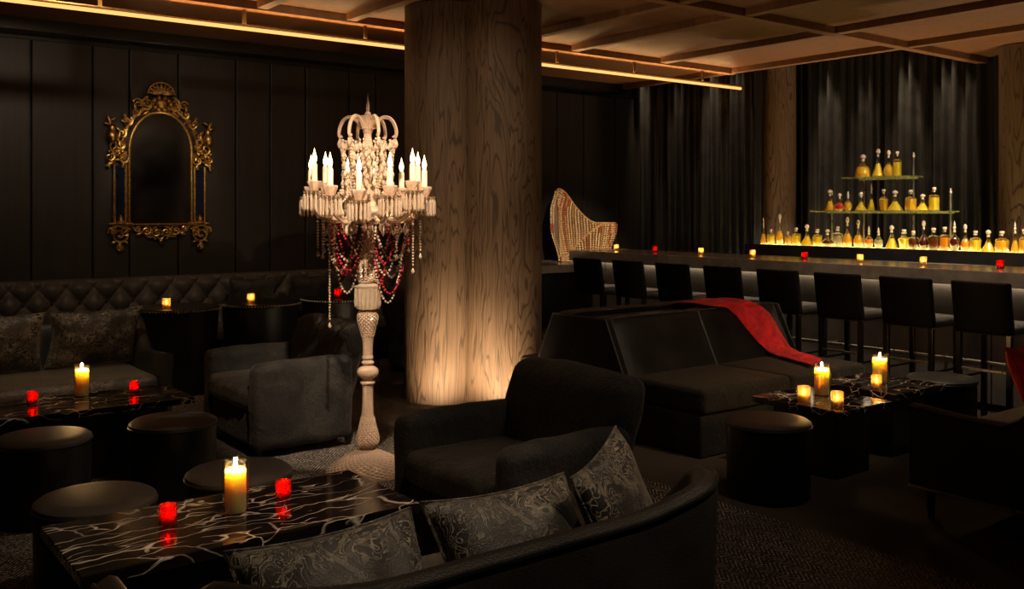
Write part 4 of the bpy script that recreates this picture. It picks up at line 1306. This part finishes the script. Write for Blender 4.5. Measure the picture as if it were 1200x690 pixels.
# ================================================================== CANDLES
def pillar(loc, h, r, label, power=2.2):
    t = empty('pillar_candle', loc, 0, label, 'candle')
    MB().lathe([(r * 0.9, 0.004), (r, 0.012), (r, h - 0.012), (r * 0.93, h), (r * 0.8, h - 0.012), (r * 0.3, h - 0.018), (0, h - 0.018)], 24).build('wax', M['wax'], t)
    MB().tube([(0, 0, h - 0.02), (0.001, 0, h + 0.006)], 0.0018, 5).build('wick', M['wick'], t)
    MB().lathe(smooth([(0.002, h - 0.002), (0.008, h + 0.006), (0.0075, h + 0.016), (0.003, h + 0.030), (0, h + 0.040)], 1), 10).build('flame', M['flame'], t)
    rg = r + 0.008
    MB().lathe([(0.0, 0.0), (rg, 0.0), (rg, h + 0.03)], 24, cap=False).build('glass_sleeve', M['clear'], t)
    lamp('POINT', 'flame_light', (0, 0, h + 0.034), power, CANDLE, 0.012, parent=t)
    return t
def votive(loc, kind, label, power=0.22, s=1.0, group=None):
    t = empty('votive_candle', loc, 0, label, 'candle', group)
    g = {'red': 'redglass', 'amber': 'amberglass', 'clear': 'amberglass'}[kind]
    r, h = 0.031 * s, 0.072 * s
    MB().lathe([(0, 0), (r * 0.92, 0), (r, 0.006), (r, h * 0.96), (r * 0.97, h), (r * 0.9, h * 0.94), (r * 0.88, 0.010), (0, 0.010)], 20, cap=False).build('glass_cup', M[g], t)
    MB().lathe([(0, 0.011), (r * 0.84, 0.011), (r * 0.84, h * 0.42), (0, h * 0.40)], 16, cap=False).build('wax', M['wax'], t)
    MB().lathe(smooth([(0.001, h * .42), (0.005, h * .50), (0.005, h * .60), (0.0, h * .86)], 1), 8).build('flame', M['flame'], t)
    lamp('POINT', 'flame_light', (0, 0, h * 0.72), power, (1.0, 0.5, 0.18) , 0.006, parent=t)
    return t
def tz(px, py, z): 
    X, Y = at_z(px, py, z); return (X, Y, z)
T = 0.42
pillar(tz(276, 600, T), 0.165, 0.039, 'cream pillar candle between two red votives on the near coffee table')
votive(tz(197, 614, T), 'red', 'red votive on the near coffee table, on the ottoman side of its pillar candle')
votive(tz(332, 584, T), 'red', 'red votive on the near coffee table, on the candelabra side of its pillar candle')
pillar(tz(96, 464, T), 0.165, 0.040, 'cream pillar candle between two red votives on the far coffee table')
votive(tz(38, 473, T), 'red', 'red votive on the far coffee table, away from the velvet armchair')
votive(tz(157, 460, T), 'red', 'red votive on the far coffee table, at its velvet armchair end')
pillar(tz(963, 463, T), 0.165, 0.044, 'cream pillar candle between two clear votives on a square table')
votive(tz(942, 470, T), 'clear', 'pale votive beside the pillar candle, on the ottoman side', s=1.25)
votive(tz(981, 476, T), 'clear', 'pale votive at the bare edge of the two-votive square table', s=1.2)
pillar(tz(1031, 449, T), 0.165, 0.046, 'cream pillar candle on the square table nearer the bar stools')
votive(tz(1027, 454, T), 'clear', 'pale votive in front of the pillar candle nearer the bar stools', s=1.1)
for (px, py, kd, lb) in ((195, 361, 'amber', 'small amber votive on the drum table behind the two-pillow sofa'),
                         (294, 355, 'amber', 'small amber votive on the middle drum table'),
                         (396, 349, 'red', 'small red votive on the drum table behind the candelabra')):
    i = {195: 0, 294: 1, 396: 2}[px]
    X, Y = at_z(px, py, 0.73)
    Y = min(Y, DRUM[i][1] + 0.2); Y = max(Y, DRUM[i][1] - 0.25); X = at_Y(px, Y)
    votive((X, Y, 0.73), kd, lb, 0.25, 1.15)
for (px, kd, lb) in ((722, 'amber', 'amber votive on the bar nearest the beaded shell'), (767.6, 'red', 'red votive on the bar toward the beaded shell'),
                     (821.4, 'amber', 'amber votive on the bar before the first drape'), (882, 'amber', 'amber votive on the bar below the slim timber column'),
                     (943, 'red', 'red votive on the bar under the end of the glass shelves'), (1008, 'amber', 'amber votive on the bar below the tall end of the top shelf'),
                     (1082, 'amber', 'amber votive on the bar below the end of the middle shelf'), (1172, 'red', 'red votive on the bar beyond the glass shelves')):
    votive((7.50, at_X(px, 7.50), 1.10), kd, lb, 0.2, 0.95)

# ================================================================== LAMPS OF THE ROOM AND ADDED FILL LAMPS
def uplight(x, y, tx, ty, power, label, ang=70, hz=1.6):
    t = empty('floor_uplight', (x, y, 0), 0, label, 'floor light')
    MB().lathe([(0.055, 0.0), (0.055, 0.012), (0.045, 0.016), (0.042, 0.010), (0.0, 0.010)], 20).build('bezel', M['steel'], t)
    MB().lathe([(0.0, 0.0125), (0.040, 0.0125)], 20, cap=False).build('lens', M['uplens'], t)
    lamp('SPOT', 'uplight_lamp', (0, 0, 0.03), power, (1, .72, .44), 0.03, (tx - x, ty - y, hz), ang, 0.8, t)
d0 = Vector((-0.49, -0.87))
uplight(3.86, 6.02, 4.34, 6.60, 30, 'recessed floor light at the column foot on the candelabra side', 130, 0.95)
uplight(4.18, 5.68, 4.66, 6.22, 30, 'recessed floor light at the column foot on the leather sofa side', 130, 0.95)
def shelfspot(x, y, z, tx, ty, tz_, power, label):
    t = empty('spotlight', (x, y, z), 0, label, 'spotlight')
    MB().lathe([(0.03, 0.0), (0.035, 0.01), (0.035, 0.07), (0.02, 0.08), (0.0, 0.08)], 16).build('can', M['black'], t)
    lamp('SPOT', 'spot_lamp', (0, 0, -0.01), power, (1, .74, .48), 0.02, (tx - x, ty - y, tz_ - z), 22, 1.0, t)
# spots in the drape pocket
for k, yy in enumerate((9.22, 8.62, 8.02, 7.62)):
    shelfspot(9.20, yy, 3.92, 9.38, yy - 0.02, 2.2, (300, 160, 330, 200)[k], 'small black spotlight above the drape by the beaded shell, %s from the panelled wall' % ords[k])
for k, yy in enumerate((7.05, 6.55, 6.0, 5.5, 5.2)):
    shelfspot(10.2, yy, 3.92, 10.45, yy - 0.02, 2.2, (340, 180, 420, 360, 260)[k], 'small black spotlight above the drape by the liquor shelves, %s from the slim column' % ords[k])
for k, (cx_, cy_, lb) in enumerate(((9.50, 6.98, 'black floor spotlight grazing the slim column between the drapes'), (9.74, 4.42, 'black floor spotlight grazing the column beyond the bottle row'))):
    uplight(cx_, cy_, cx_ + 0.16, cy_ + 0.18, 130, lb, 120, 2.4)
def added_downlight(x, y, tx, ty, tz_, power, ang, label, col=(1, .76, .52), blend=0.7):  # unseen ceiling lamps, added to brighten what stands below them
    t = empty('added_downlight', (x, y, CEIL + 0.02), 0, label, 'added_downlight', 'added ceiling fill lamps')
    MB().lathe([(0.05, 0.0), (0.055, 0.004), (0.055, 0.02), (0.04, 0.04), (0.035, 0.01), (0.05, 0.0)], 20, cap=False).build('bezel', M['black'], t)
    lamp('SPOT', 'added_downlight_lamp', (0, 0, -0.01), power, col, 0.04, (tx - x, ty - y, tz_ - CEIL), ang, blend, t)
LBL = 'small unseen black fill lamp added in the brown ceiling'
added_downlight(1.7, 3.3, 2.73, 4.97, 1.3, 440, 34, LBL)
added_downlight(3.8, 4.2, 2.73, 4.97, 1.3, 190, 40, LBL)
added_downlight(2.2, 2.6, 1.4, 3.2, 0.4, 40, 60, LBL)
added_downlight(2.3, 0.9, 1.5, 2.1, 0.6, 70, 60, LBL)
added_downlight(1.0, 5.2, 1.4, 7.1, 0.55, 130, 38, LBL)
added_downlight(1.7, 6.6, 2.2, 9.36, 1.5, 34, 95, LBL, blend=1.0)
added_downlight(2.6, 6.6, 2.9, 9.36, 1.97, 95, 24, LBL, blend=1.0)
added_downlight(3.1, 6.0, 4.2, 9.36, 1.5, 42, 80, LBL, blend=1.0)
added_downlight(3.9, 2.6, 3.0, 3.4, 0.6, 30, 60, LBL)
added_downlight(5.0, 2.2, 5.3, 4.6, 0.5, 70, 55, LBL)
added_downlight(5.6, 4.6, 7.1, 6.2, 1.0, 125, 80, LBL)
added_downlight(6.2, 3.6, 7.1, 3.6, 1.0, 85, 80, LBL)
added_downlight(5.2, 5.0, 7.7, 8.62, 1.3, 520, 18, LBL, (1, .8, .58))
added_downlight(7.4, 3.2, 8.5, 5.3, 1.5, 1400, 30, LBL, (1, .9, .7))
added_downlight(7.6, 2.9, 8.5, 4.2, 1.2, 560, 40, LBL, (1, .9, .7))
added_downlight(3.6, 1.2, 3.4, 2.4, 0.0, 230, 75, LBL)
added_downlight(2.4, 3.8, 4.40, 6.20, 2.2, 55, 34, LBL, blend=1.0)
